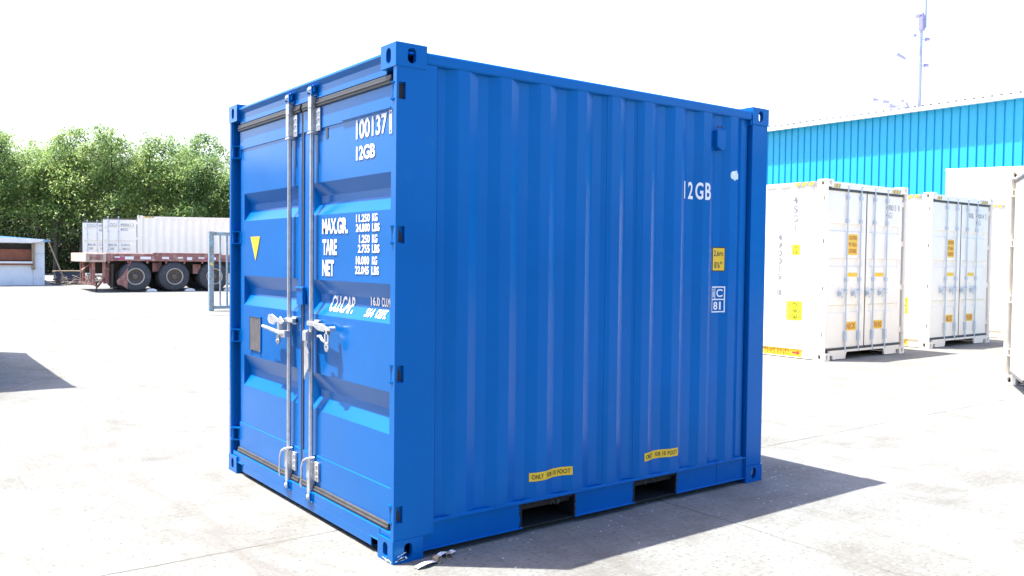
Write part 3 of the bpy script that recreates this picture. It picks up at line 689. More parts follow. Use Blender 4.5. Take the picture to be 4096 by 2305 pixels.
# ------------------------------------------------------------------ WHITE CONTAINERS
def white_container(label, loc, rz, L=12.19, Wd=2.438, H=2.896, open_right=None, open_left=None, marks=None, hazard=True, norods=False, group=None):
    root = empty('shipping_container', loc, rz, label, 'shipping container', group); root['paint'] = 'white'
    for sx in (1, -1):
        for sy in (-1, 1):
            for tp in (True, False): casting(root, sx, sy, tp, L, Wd, H)
    hz = [H - .30, H * .66, H * .40, .42]
    for sx in (1, -1):
        P = lambda x, y: (x if sx > 0 else -Wd - x, y)
        m = MB(); m.prism([P(-.004, .004), P(-.004, .19), P(-.05, .19), P(-.05, .03), P(-.036, .004)], 'z', .118, H - .118)
        m.prism([P(-.05, .10), P(-.12, .10), P(-.12, .12), P(-.05, .12)], 'z', .118, H - .118)
        m.build('corner_post', 'white', root)
        m = MB(); m.prism([P(-.004, L - .16), P(-.004, L - .004), P(-.12, L - .004), P(-.12, L - .05), P(-.05, L - .16)], 'z', .118, H - .118); m.build('corner_post', 'white', root)
        X = (lambda x: x) if sx > 0 else (lambda x: -Wd - x)
        pr = corr_profile(.19, L - .16, .26, .042)
        m = MB(); vs = []
        for y, d in pr: vs += [(X(-d - .004), y, .165), (X(-d - .004), y, H - .085)]
        m.add(vs, [(2 * i, 2 * i + 2, 2 * i + 3, 2 * i + 1) for i in range(len(pr) - 1)]); m.build('side_panel', 'white', root)
        m = MB(); m.box(X(-.006), X(-.066), .178, L - .178, H - .088, H - .028); m.build('top_rail', 'white', root)
        m = MB(); m.box(X(-.022), X(-.030), .178, L - .178, .02, .160); m.box(X(-.006), X(-.066), .178, L - .178, .155, .167); m.box(X(-.010), X(-.066), .178, L - .178, .014, .022); m.build('bottom_rail', 'white', root)
        # thin dark plates on the post face painting the shade of hinge openings
        if marks != 'far':
            m = MB()
            for z in hz + [.66 * H]: m.box(X(-.0035), X(-.0015), .045, .062, z - .035, z + .035)
            m.build('hinge_pocket', 'chassis', root)
    m = MB(); m.box(-.10, -Wd + .10, L - .05, L - .03, .16, H - .1); m.build('end_panel', 'white', root)
    m = MB(); m.box(-.05, -Wd + .05, .05, L - .05, H - .05, H - .036)
    for i in range(int(L / .42)): m.box(-.15, -Wd + .15, .3 + i * .42, .45 + i * .42, H - .036, H - .024)
    m.build('roof_panel', 'white', root)
    m = MB(); m.box(-.07, -Wd + .07, .1, L - .06, .13, .155); m.build('floor', 'floor', root)
    m = MB(); m.prism([(.02, H - .13), (.02, H - .03), (.10, H - .018), (.12, H - .13)], 'x', -.155, -Wd + .155); m.build('door_header', 'white', root)
    m = MB(); m.box(-.162, -Wd + .162, .012, .05, .118, .152)
    for s in (0, 1):
        X = (lambda x: x) if s == 0 else (lambda x: -Wd - x)
        m.prism([(X(-.26), .010), (X(-.62), .010), (X(-.66), .119), (X(-.162), .119), (X(-.162), .078), (X(-.26), .078)], 'y', .014, .048)
        m.box(X(-.162), X(-.56), .05, .30, .008, .016)
    m.build('door_sill', 'white', root)
    m = MB(); m.box(-.17, -.255, .08, .10, .01, .077); m.build('sill_pocket', 'dark', root); m = MB(); m.box(-Wd + .17, -Wd + .255, .08, .10, .01, .077); m.build('sill_pocket', 'dark', root)
    F = .05; z0 = .19; z1 = H - .165
    gr = [(.75, .775, .865, .89), (1.50, 1.525, 1.625, 1.65), (2.07, 2.095, 2.185, 2.21)]
    if H < 2.8: gr = [(.45, .475, .575, .60), (1.00, 1.025, 1.125, 1.15), (1.55, 1.575, 1.675, 1.70), (2.10, 2.125, 2.225, 2.25)]
    cx = -Wd / 2
    leaves = []
    for side, ang in ((-1, open_left), (1, open_right)):
        x0, x1 = (-Wd + .10, cx - .018) if side < 0 else (cx + .012, -.10)
        hg = ((x0 - .055) if side < 0 else (x1 + .055), .012)
        d, off = door_leaf(root, side, x0, x1, z0, z1, F, gr, x0 + .07, x1 - .07, .03, .03, z0 + .05, z1 - .03, hg, hz, Wd, math.radians(ang or 0), prou=.002, gd=.03, seal='plate' if norods and side < 0 else 'rubber')
        xm = (x0 + x1) / 2; rods = (cx - .21, cx - .60) if side < 0 else (cx + .21, cx + .60)
        for x in rods:
            if norods and side < 0: continue
            rod(d, off, x, .020, .13, H - .06, k=.8, r=.012, paint='palezinc')
            for za, zb in ((z1 - .13, z1 - .07), (z1 - .51, z1 - .45), (1.27, 1.33), (1.115, 1.14), (z0 + .1, z0 + .26)):
                q = MB(); q.box(x - .022, x + .026, .002, F - .002, za, zb); q.build('guide_bracket', 'palezinc', d, off=off)
            q = MB(); q.tube([(x, -.004, 1.075), (x - .05, -.018, 1.08), (x - .22, -.02, 1.085)], [.011, .010, .008], 8); q.box(x - .20, x - .185, .0, F, 1.03, 1.10)
            q.prism([(x - .20, 1.14), (x - .14, 1.16), (x - .13, 1.12), (x - .17, 1.07), (x - .13, 1.02), (x - .17, .99), (x - .20, 1.01), (x - .17, 1.03), (x - .21, 1.08)], 'y', -.012, -.004)
            q.build('door_handle', 'palezinc', d, off=off)
        leaves.append((d, off))
    if marks and marks != 'far' and H > 2.8 and not open_right:
        (d1, o1), (d2, o2) = leaves
        num, pre = marks
        flat = lambda lift: (lambda u, v: (u, F - lift, v))
        a, b = cx - .555, cx - .25; c, e = cx + .255, cx + .555
        sheet2d([Rct(a + .01, b - .01, 1.70, 2.04)], 'caution_sticker', 'amber', d1, lambda u, v: (u, groove_y(F, gr, v, .03) - .003, v), [('v', z) for q_ in gr for z in q_], o1)
        sheet2d([T('CAUTION', a + .035, b - .035, 1.945, 2.015, .01), T("9'6'' HIGH", a + .035, b - .035, 1.835, 1.905, .01), T('CONTAINER', a + .035, b - .035, 1.73, 1.80, .01)], 'sticker_print', 'orange_ink', d1, flat(.005), (), o1)
        for dd, oo, p, q_ in ((d1, o1, a, b), (d2, o2, c, e)):
            sheet2d([Rct(p, q_, 1.345, 1.410)], 'height_sticker', 'yellow', dd, flat(.003), (), oo)
            sheet2d([Rct(p, q_, .460, .605)], 'gooseneck_sticker', 'amber', dd, flat(.004), (), oo)
            sheet2d([T('NECK' if p == a else 'THIS END', p + .02, q_ - .02, .485, .580, .02)], 'sticker_print', 'orange_ink', dd, flat(.0055), (), oo)
        X0 = -.66; it = [T(num[:6], X0 + .04, X0 + .36, 2.475, 2.575, .004), T('45G1', X0 + .04, X0 + .24, 2.345, 2.445, .004), T(num[-1], X0 + .42, X0 + .47, 2.475, 2.575, .004)]
        if pre: it.append(T(pre, cx + .30, cx + .50, 2.475, 2.575, .01))
        sheet2d(it, 'lettering', 'greyink', d2, flat(.003), (), o2)
        # side marks on the x=-Wd flank (faces the camera once rotated)
        pr = corr_profile(.19, L - .16, .26, .042); sc_ = [('u', p[0]) for p in pr if p[0] < 2.5]
        fl = lambda lift: (lambda u, v: (-Wd + inset(pr, u) + .004 - lift, u, v))
        rev = lambda it: [([(uu, vv) for uu, vv in vs], fs) for vs, fs in it]
        def TM(t, u0, u1, v0, v1, b=.0):   # mirrored so it reads right from the -x side
            if t == '1': u0, u1 = u0 + .03, u0 + .045
            vs, fs = text2d(t, b); return ([(u1 - (u1 - u0) * p, v0 + (v1 - v0) * q_) for p, q_ in vs], [tuple(reversed(f)) for f in fs])
        it = [TM(ch, .555, .635, 2.53 - .15 * i, 2.64 - .15 * i, .012) for i, ch in enumerate('45G1')]
        sheet2d(it, 'lettering', 'greyink', root, fl(.003), sc_)
        it = [TM(ch, .84, .92, 1.93 - .13 * i, 2.03 - .13 * i, .012) for i, ch in enumerate(num) if ch != ' ']
        sheet2d(it, 'lettering', 'greyink', root, fl(.003), sc_)
        sheet2d([Rct(.51, .64, 1.69, 1.86)], 'height_sticker', 'lemon', root, fl(.002), sc_)
        sheet2d([TM("2,9m", .525, .625, 1.79, 1.84), TM("9'6''", .525, .625, 1.71, 1.76)], 'sticker_print', 'ink', root, fl(.0035), sc_)
        sheet2d([Rct(.43, .75, .62, .935)], 'caution_sticker', 'lemon', root, fl(.002), sc_)
        sheet2d([TM('CAUTION', .45, .73, .84, .91, .01), TM("9'6'' HIGH", .46, .72, .74, .81, .01), TM('CONTAINER', .45, .74, .64, .71, .01)], 'sticker_print', 'ink', root, fl(.0035), sc_)
        fb = lambda lift: (lambda u, v: (-Wd + .022 - lift, u, v))
        sheet2d([Rct(.42, 1.95, .026, .150)], 'gooseneck_sticker', 'yellow', root, fb(.002))
        sheet2d([TM('GOOSENECK-THIS END', .66, 1.90, .045, .130, .012)], 'sticker_print', 'orange_ink', root, fb(.0035))
        sheet2d([([(.60, .075), (.60, .102), (.51, .102), (.51, .128), (.45, .0885), (.51, .049), (.51, .075)], [(0, 1, 2, 3, 4, 5, 6)])], 'arrow_mark', 'red', root, fb(.0045))
    if norods:
        m = MB(); m.box(-.07, -Wd + .07, .30, .33, .16, H - .06); m.build('bright_filler_panel', 'white', root)  # white panel added behind the open door to brighten the dark interior
    if hazard:
        def stripes(P0, U, V, n, w, h):   # yellow plate with black slanting bars
            P0, U, V = map(Vector, (P0, U, V)); nrm = U.cross(V).normalized(); a = MB(); b = MB()
            for i in range(n):
                s0 = i * w / n
                for mb, o0, o1 in ((a, 0, .5), (b, .5, 1.)):
                    p = [P0 + U * (s0 + w / n * o0), P0 + U * (s0 + w / n * o1), P0 + U * (s0 + w / n * (o1 + .35)) + V * h, P0 + U * (s0 + w / n * (o0 + .35)) + V * h]
                    mb.add([q + nrm * .003 for q in p] , [(0, 1, 2, 3)])
            a.build('hazard_mark', 'yellow', root); b.build('hazard_mark', 'greyink', root)
        stripes((-.50, .016, H - .125), (1, 0, 0), (0, 0, 1), 3, .26, .06); stripes((-Wd + .20, .016, H - .125), (1, 0, 0), (0, 0, 1), 2, .16, .06)
        for sx in (1, -1):
            x = -.002 if sx > 0 else -Wd + .002
            if sx < 0: stripes((x, .60, H - .085), (0, -1, 0), (0, 0, 1), 3, .38, .055)
            else: stripes((x, .22, H - .085), (0, 1, 0), (0, 0, 1), 3, .38, .055)
    return root, leaves
R90 = math.pi / 2
white_container('cream white high container whose side carries a large yellow caution sticker, nearest the blue container', (-4.09, 12.49, 0), R90, marks=('490015 8', None), group='white containers parked side by side')
white_container('middle cream white container between two others, doors closed with amber stickers and lock rods', (-4.24, 16.07, 0), R90, marks=('490014 2', 'KNL'), group='white containers parked side by side')
white_container('farthest white container of the parked row, only its bare side and post showing', (-4.38, 19.80, 0), R90, marks='far', group='white containers parked side by side')
wc, lv = white_container('white container at the right edge of the view with one door leaf swung open', (1.12, 9.84, 0), 0, L=6.06, H=2.80, marks='far', open_left=-60, hazard=False, norods=True)
# rivets along the edge gasket of the open leaf
d1, o1 = lv[0]; q = MB(); xe = -1.219 - .018
for i in range(15): q.tube([(xe + .022, .052, .28 + i * .165), (xe + .026, .052, .28 + i * .165)], .008, 8)
q.build('gasket_rivet', 'zinc', d1, off=o1)
# blue-grey shaded quad on the left: a container standing just out of view
white_container('white container just outside the left edge of the view, casting the shadow on the concrete', (-7.92, -.87, .0), R90, L=3.83, Wd=2.43, H=2.896, marks='far', hazard=False)
# containers with open doors behind the trailer
ax = math.atan2(3.09, 1.46) - R90
w1, lv = white_container('long white container behind the red flatbed trailer with its near door swung open', (-32.33, 6.59, .47), ax, L=5.6, Wd=2.75, H=2.68, marks='far', open_right=86, hazard=True, group='white containers behind the flatbed trailer')
w2, lv2 = white_container('white container door opened behind the first one, leftmost above the trailer deck', (-35.35, 6.35, .5), ax, L=5.6, Wd=2.6, H=2.60, marks='far', open_right=86, hazard=False, group='white containers behind the flatbed trailer')
for (root, lvs, wd, pre) in ((w1, lv, 2.75, 'CICU'), (w2, lv2, 2.6, 'CICU')):
    d, off = lvs[1]; x0 = -wd / 2 + .05
    P = lambda u, v: (u, .05 - .004, v)
    sheet2d([T(pre, x0 + .22, x0 + .48, 2.24, 2.36, .01), T('490061 3', x0 + .62, x0 + 1.12, 2.24, 2.36, .01), T('45G1', x0 + .62, x0 + .90, 2.06, 2.08 + .09, .01),
             T('MAX.GR.', x0 + .18, x0 + .50, 1.46, 1.56, .02), T('TARE', x0 + .20, x0 + .38, 1.30, 1.40, .02), T('32.500 KG', x0 + .64, x0 + .98, 1.46, 1.56, .01), T('3.880 KG', x0 + .66, x0 + .98, 1.30, 1.40, .01)], 'lettering', 'greyink', d, P, (), off)

# ------------------------------------------------------------------ WAREHOUSE
wh = empty('warehouse', (0, 27.4, 0), 0, 'long warehouse with cyan ribbed metal wall and white roof behind the white containers', 'warehouse')
m = MB(); pts = []; x = -42.0
while x < 22:
    pts += [(x, 0), (x + .205, 0), (x + .218, -.028), (x + .238, -.028), (x + .252, .022), (x + .268, .022)]; x += .285
vs = []
for x, y in pts: vs += [(x, y, 0), (x, y, 7.0)]
m.add(vs, [(2 * i, 2 * i + 2, 2 * i + 3, 2 * i + 1) for i in range(len(pts) - 1)]); m.build('wall', 'cyan', wh)
m = MB(); m.box(-42, -41.9, .06, 20, 0, 7.0); m.box(21.9, 22, .06, 20, 0, 7.0); m.box(-42, 22, 19.9, 20, 0, 7.); m.build('wall', 'cyan', wh)
m = MB(); m.prism([(-.34, 7.0), (-.34, 7.10), (9.97, 7.9), (20.4, 7.1), (20.4, 7.0)], 'x', -42.3, 22.3); rf = m.build('roof', 'roofw', wh)
m = MB(); m.box(-.03, .03, -.36, -.28, 7.115, 7.16); sc0 = m.build('roof_screw', 'plate', rf)
for i in range(96):
    o = sc0 if i == 0 else sc0.copy()
    if i: COL.objects.link(o)
    o.parent = rf; o.location = (-19.5 + i * .285, 0, 0)
m = MB(); m.box(-42.3, 22.3, -.352, -.342, 6.97, 7.09); m.build('fascia', 'roofw', rf)
wh.scale = (1, 1, .985)
# tall flat white block behind the middle container
an = math.atan2(.41, .91)
bl = empty('site_cabin', (-8.01, 21.72, 0), an, 'tall plain white block rising behind the containers in front of the cyan wall', 'cabin')
m = MB(); m.box(0, 6, 0, 2.4, 0, 4.14); m.build('wall', 'roofw', bl)
m = MB(); m.box(-.02, 6.02, -.02, 2.42, 4.14, 4.2); m.build('roof', 'roofw', bl, bevel=.02)
m = MB(); m.box(1.2, 2.1, -.03, -.002, .05, 2.1); m.build('door', 'plaster', bl)

# dark building added unseen behind the viewpoint to darken the blue paint's reflections
added_block = empty('warehouse', (0, -7.8, 0), 0, 'unseen long grey building added behind the viewpoint to darken the reflections', 'warehouse')
m = MB(); m.box(-4.5, 45, -12, 0, 0, 7.0); m.build('wall', 'added_wall', added_block)
m = MB(); m.prism([(.05, 7.0), (-6, 8.5), (-12.5, 7.0)], 'x', -5, 45.5); m.build('roof', 'roofw', added_block)
for i in range(7):
    m = MB(); m.box(-3 + i * 7, 1 + i * 7, .005, .06, .02, 4.6); m.build('added_dark_panel', 'chassis', added_block)
# ------------------------------------------------------------------ RADIO MAST
ms = empty('radio_mast', (-19.56, 42.08, 0), 0, 'tall pale slender mast with small antennas rising behind the warehouse roof', 'mast')
m = MB(); m.tube([(0, 0, 0), (0, 0, 14.1)], [.11, .07], 10); m.build('pole', 'mast', ms)
m = MB(); m.tube([(.12, .18, 13.9), (.12, .18, 19)], [.05, .04], 8); m.build('pole', 'mast', ms)
m = MB(); m.box(-.12, .12, -.10, .16, 13.75, 14.55); m.box(-.3, .1, -.1, .1, 14.45, 14.65); m.build('antenna_box', 'mastd', ms, bevel=.03)
def ant(p, q_, z, a=.0):
    m = MB(); m.tube([(0, 0, z), p], .018, 6); m.build('arm', 'mast', ms)
    m = MB(); e = Vector(p); dd = Vector((-.603, -.798, .0)) * q_; m.tube([e - dd * .5 + Vector((0, 0, -a * .5)), e + dd * .5 + Vector((0, 0, a * .5))], [.07, .11, ][:2], 8); m.build('antenna', 'mastd', ms)
ant((-.62, -.82, 12.1 - .9 + 1.2), .45, 12.0, .25); ant((.18, .24, 11.95), .22, 11.95); ant((.2, .26, 13.3), .2, 13.3); ant((-.2, -.26, 13.5), .12, 13.4)
for k, (dx, z) in enumerate(((2.3, 10.15), (1.75, 10.05), (1.4, 9.8), (.9, 10.1))): ant((-.603 * dx, -.798 * dx, z), .28 if k < 3 else .1, 9.5 + .1 * k)
m = MB(); m.tube([(-.05, -.06, 9.0), (-.7 * .603, -.7 * .798, 10.0)], .05, 6); m.build('brace', 'mastd', ms)

# ------------------------------------------------------------------ FLATBED TRAILER
tz = .36
tr = empty('flatbed_trailer', (-26.45, 3.27, tz), 0, 'rusty red flatbed semi-trailer with three axles of big dusty tyres, parked by the trees', 'trailer')
# local: x from 0 (near side) to -2.4, y from 0 (rear) to +8.2, z up
D0 = 1.22
m = MB(); m.box(-.02, -2.38, .62, 8.0, D0 - .02, D0 + .05)
for i in range(26): m.box(-.04, -2.36, .7 + i * .28, .95 + i * .28, D0 + .05, D0 + .062)
m.build('deck', 'deck', tr)
m = MB(); m.box(0, -.06, .60, 8.0, D0 - .20, D0 + .045); m.box(-2.34, -2.4, .6, 8.0, D0 - .20, D0 + .045)
m.box(0.005, -.08, 2.4, 4.7, D0 + .045, D0 + .09); m.box(.004, -.06, 5.6, 7.9, D0 + .045, D0 + .11)
for i in range(12): m.box(-.01, -.05, 1. + i * .6, 1.06 + i * .6, D0 - .27, D0 - .2)
m.build('side_rail', 'rust', tr, bevel=.01)
m = MB(); rnd = random.Random(8); y = 1.2
while y < 7.6:
    w = rnd.uniform(.12, .34); m = MB(); m.box(.001, .006, y, y + w, D0 - .12 + rnd.uniform(-.03, .03), D0 - .05); y += w + rnd.uniform(.1, .5)
    m.build('reflective_tape', 'marker', tr)
for y, w in ((1.25, .3), (2.1, .26), (4.1, .3)):
    m = MB(); m.box(.0012, .0055, y, y + w, D0 - .15, D0 - .07)
    m.build('reflective_tape', 'pinktape', tr)
m = MB(); m.box(.02, -2.42, .34, .95, D0 - .24, D0 + .05); m.build('rear_beam', 'deck', tr, bevel=.02)
m = MB(); m.box(.0205, .026, .45, .85, D0 - .17, D0 - .01); m.build('number_board', 'rust', tr)
m = MB()
for x in (-.75, -1.65): m.box(x - .07, x + .07, .62, 8.0, D0 - .62, D0 - .02)
for i in range(9): m.box(-.06, -2.34, .9 + i * .8, .98 + i * .8, D0 - .16, D0 - .02)
for i in range(8): m.prism([(1.05 + i * .8, D0 - .2), (1.12 + i * .8, D0 - .2), (1.0 + i * .8, D0 - .42), (.95 + i * .8, D0 - .42)], 'x', -.12, -.16)
m.build('chassis_beam', 'chassis', tr)
# rear underrun ironwork
m = MB(); rnd = random.Random(4)
for x in (-.25, -.6, -1.8, -2.15):
    m.box(x - .05, x + .05, .58, .66, D0 - .95, D0 - .2)
m.box(-.1, -2.3, .56, .66, D0 - 1.0, D0 - .90); m.box(-.06, -.16, .86, .94, D0 - .75, D0 - .2)
m.tube([(-.3, .62, D0 - .9), (-.5, .38, D0 - .72), (-.35, .3, D0 - .5), (-.55, .6, D0 - .3)], .035, 6)
m.tube([(-.2, .60, D0 - .95), (-.3, .75, D0 - 1.05), (-.28, .9, D0 - .85)], .04, 6)
m.tube([(-.35, .85, D0 - .95), (-.35, 1.15, D0 - .35)], .03, 6)
m.build('underrun_guard', 'rust', tr, bevel=.008)
m = MB(); m.tube([(-.3, .72, D0 - .9), (-.3, .72, .01)], .022, 6); m.build('prop_rod', 'chassis', tr)
m = MB(); m.tube([(-.22, 1.18, D0 - .3), (-.22, 1.18, .16)], .045, 6); m.box(-.18, -.30, 1.12, 1.34, .13, .17); m.build('support_leg', 'chassis', tr)
m = MB(); m.tube([(-.4, 1.05, D0 - .95), (-.4, 1.05, D0 - .3)], .11, 10); m.build('air_tank', 'rust', tr)
# mudguard
m = MB(); pts = [(1.22 + .63 - .60 * math.cos(a), .50 + .60 * math.sin(a)) for a in [math.radians(t) for t in range(0, 75, 12)]]
m.prism([(1.62, D0 - .42), (1.48, D0 - .62), (1.28, D0 - .85), (1.30, D0 - .98), (1.44, D0 - 1.00), (1.60, D0 - 1.12), (1.62, D0 - .9)], 'x', -.02, -.05)
m.tube([(-.05, 1.52, D0 - .55), (-.05, 1.72, D0 - .2)], .03, 6)
m.build('mudguard', 'rust', tr)
m = MB(); m.box(-.32, -.26, 2.45, 2.75, D0 - .55, D0 - .25); m.box(-.32, -.26, 3.78, 4.05, D0 - .62, D0 - .30); m.build('brake_box', 'rust', tr)
wheels = []
R = .51
for k, wy in enumerate((5.13 - 3.27, 6.38 - 3.27, 7.72 - 3.27)):
    m = MB(); m.tube([(-.25, wy, R), (-2.15, wy, R)], .07, 10); m.build('axle', 'chassis', tr)
    for sx in (0, 1):
        for dual in (0, 1):
            xo = (-.02 - dual * .34) if sx == 0 else (-2.38 + dual * .34)
            s = 1 if sx == 0 else -1; c = (xo, wy, R)
            t = MB(); w = .29
            t.lathe([(.27, -.0 * s), (.31, -.012 * s), (.40, .0), (.46, -.02 * s), (.497, -.05 * s), (.508, -.09 * s), (.508, -.20 * s), (.497, -.24 * s), (.46, -.27 * s), (.40, -.29 * s), (.27, -.28 * s)], c, 'x', 40)
            to = t.build('wheel', 'tyre', tr)
            if dual == 0:
                q = MB(); q.lathe([(.275, -.004 * s), (.283, .006 * s), (.262, .012 * s), (.245, -.01 * s)], c, 'x', 36); q.build('rim_flange', 'rimedge', to)
                q = MB(); q.lathe([(.248, -.01 * s), (.235, -.10 * s), (.19, -.135 * s), (.10, -.13 * s), (.095, -.05 * s), (.06, -.03 * s), (.0, -.03 * s)], c, 'x', 32)
                for b_ in range(10):
                    a = b_ * math.pi / 5; y, z = wy + .165 * math.cos(a), R + .165 * math.sin(a); q.tube([(xo - .125 * s, y, z), (xo - .10 * s, y, z)], .014, 6)
                q.build('rim', 'rim', to)
# white wheel chocks
for y in (5.13 - 3.27 + .50, 6.38 - 3.27 + .50, 7.72 - 3.27 + .5):
    q = MB(); q.prism([(-.16, 0), (.16, 0), (.14, .07), (.05, .10), (-.06, .10), (-.14, .06)], 'x', .06, -.2)
    o = q.build('wheel_chock', 'marker', None, bevel=.01, loc=(-26.45, 3.27 + y, tz))
    tag(o, 'small pale wheel chock lying between the tyres of the flatbed trailer', 'wheel chock', 'wheel chocks under the trailer')

# ------------------------------------------------------------------ SHED
sz = .44
sh = empty('shed', (-31.25, 3.17, sz), 0, 'low pale rendered shed with blue roof edge and a serving hatch at the left edge', 'shed')
# local y negative goes to the left in the photo; front face at x=0, body to -x
m = MB(); zt = 1.62; yo0, yo1, zo0, zo1 = -1.75, -.38, .74, 1.52
def ztop(y): return zt - .07 * y
m.prism([(0, -.1), (yo1, -.1), (yo1, ztop(yo1)), (0, ztop(0))], 'x', -3., 0)
m.prism([(yo1, -.1), (yo0, -.1), (yo0, zo0), (yo1, zo0)], 'x', -.15, 0); m.prism([(yo1, zo1), (yo0, zo1), (yo0, ztop(yo0)), (yo1, ztop(yo1))], 'x', -.15, 0)
m.prism([(yo0, -.1), (-4.5, -.1), (-4.5, ztop(-4.5)), (yo0, ztop(yo0))], 'x', -3., 0)
m.build('wall', 'plaster', sh)
m = MB(); m.box(.001, .006, -.376, 0, 1.148, 1.154); m.box(.001, .006, -.373, -.368, -.1, .7)
for y in (-.30, -.12):
    for z in (.25, .62, 1.08): m.tube([(.0, y, z), (.004, y, z)], .012, 6)
m.build('wall_joint', 'chassis', sh)
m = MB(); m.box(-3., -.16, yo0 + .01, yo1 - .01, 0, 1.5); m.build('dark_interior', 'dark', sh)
m = MB(); m.prism([(.16, ztop(.16) - .02), (-4.9, ztop(-4.9) - .02), (-4.9, ztop(-4.9) + .04), (.16, ztop(.16) + .04)], 'x', -3.2, .25); m.build('roof', 'roofblue', sh)
m = MB(); m.box(-.10, -.06, yo0 + .02, yo1 - .04, zo0 + .16, zo0 + .56); m.build('shutter', 'board', sh)
m = MB(); m.box(.0, .12, yo0 - .05, yo1 - .02, zo0 + .06, zo0 + .13); m.build('counter', 'marker', sh)
m = MB(); m.box(.002, .10, yo0 - .05, yo1 - .02, zo0 + .0, zo0 + .055); m.build('counter', 'board', sh)
m = MB(); m.box(.0, .10, yo1 - .04, yo1 + .06, zo0 - .16, zo1); m.build('hatch_frame', 'wood', sh)
m = MB(); m.prism([(-.05, 1.66), (yo0 - 1, 1.78), (yo0 - 1, 1.55), (yo1 - .1, 1.53), (.0 - .15, 1.58)], 'x', .12, .34); m.build('awning', 'marker', sh)
# prop leaning against the roof end
q = MB(); q.tube([(0, 0, 0), (-.0, -.62, 1.70)], .026, 7)
tag(q.build('timber_prop', 'wood', None, loc=(-31.0, 3.84, sz)), 'thin weathered pole leaning against the right end of the shed roof', 'pole')
q = MB(); q.prism([(0, .12), (.08, .0), (.9, .0), (1.0, .12), (1.0, .42), (0, .42)], 'x', -.5, 0); 
tub = q.build('water_trough', 'trough', None, loc=(-32.6, 3.75, .5)); tag(tub, 'dark blue trough with pale rim standing between shed and trailer', 'trough')
q = MB(); q.box(.03, -.53, -.03, 1.03, .42, .46); q.build('rim', 'wood', tub)
q = MB(); rnd = random.Random(12)
for i in range(46):
    p = [Vector((rnd.uniform(-.6, .3), rnd.uniform(-.4, 1.0), rnd.uniform(.0, .12)))]
    for j in range(3): p.append(p[-1] + Vector((rnd.uniform(-.2, .2), rnd.uniform(-.38, .38), rnd.uniform(-.12, .16))))
    for v in p: v.z = max(.02, v.z)
    q.tube(p, rnd.uniform(.012, .035), 5)
tag(q.build('scrap_heap', 'scrap', None, loc=(-31.6, 3.9, .46)), 'low tangle of rusty scrap iron on the ground beside the shed', 'scrap')

# ------------------------------------------------------------------ GATE
gz = .19
gt = empty('steel_gate', (-18.01, 4.82, gz), 0, 'rusty light blue barred steel gate half hidden behind the blue container', 'gate')
m = MB(); m.box(-.05, .05, 0, .12, 0, 2.0); m.build('gate_post', 'gatepaint', gt, bevel=.006)
m = MB(); m.box(-.05, .05, 2.6, 2.7, 0, 2.0); m.build('gate_post', 'gatepaint', gt, bevel=.006)
m = MB(); m.box(-.04, .04, .12, 2.6, 1.90, 1.985); m.build('gate_rail', 'gatepaint', gt, bevel=.006)
m = MB(); m.box(-.04, .04, .12, 2.6, .05, .13); m.build('gate_rail', 'gatepaint', gt, bevel=.006)
for i in range(11):
    y = .26 + i * .18 if i else .27
    m = MB(); m.box(-.015, .015, y, y + .035 + (.012 if i == 1 else 0), .13, 1.90); m.build('gate_bar', 'gatepaint', gt)
m = MB(); m.lathe([(.0, .0), (.035, .0), (.035, -.02), (.0, -.03)], (.055, .06, 1.18), 'x', 12); m.build('reflector', 'yellow', gt)

# ------------------------------------------------------------------ litter by the near corner
q = MB(); n = 22; vs = []
for i in range(n):
    t = i / (n - 1); x = .19 - .08 * t + .02 * math.sin(t * 6); y = .03 + .28 * t; z = .004 + .014 * abs(math.sin(t * 7))
    vs += [(x - .018, y, z), (x + .020, y, z + .003), (x + .020, y, z + .006), (x - .018, y, z + .003)]
fs = [(4 * i + k, 4 * i + (k + 1) % 4, 4 * i + 4 + (k + 1) % 4, 4 * i + 4 + k) for i in range(n - 1) for k in range(4)] + [(0, 1, 2, 3), (4 * n - 4, 4 * n - 1, 4 * n - 2, 4 * n - 3)]
q.add(vs, fs)
o = q.build('packing_strap', 'letter', None, loc=(-.08, .04, 0))
tag(o, 'short curled white packing strap on the concrete at the near corner of the blue container', 'strap')
def cup(loc, rz, r, l, name, label):
    q = MB(); q.lathe([(r * .9, 0), (r, 0), (r * 1.08, l), (r, l), (r * .9, .004)], (0, 0, r * 1.02), 'x', 14); o = q.build(name, 'card', None, loc=loc); o.rotation_euler = (0, 0, rz)
    tag(o, label, 'cardboard', 'scraps of cardboard tube'); return o
cup((.075, .20, 0), .3, .018, .036, 'cardboard_tube', 'crushed beige cardboard tube under the bottom rail by the near corner, the left one')
cup((.055, .30, 0), -.5, .015, .038, 'cardboard_tube', 'open beige cardboard tube scrap, the right one of two by the near corner')

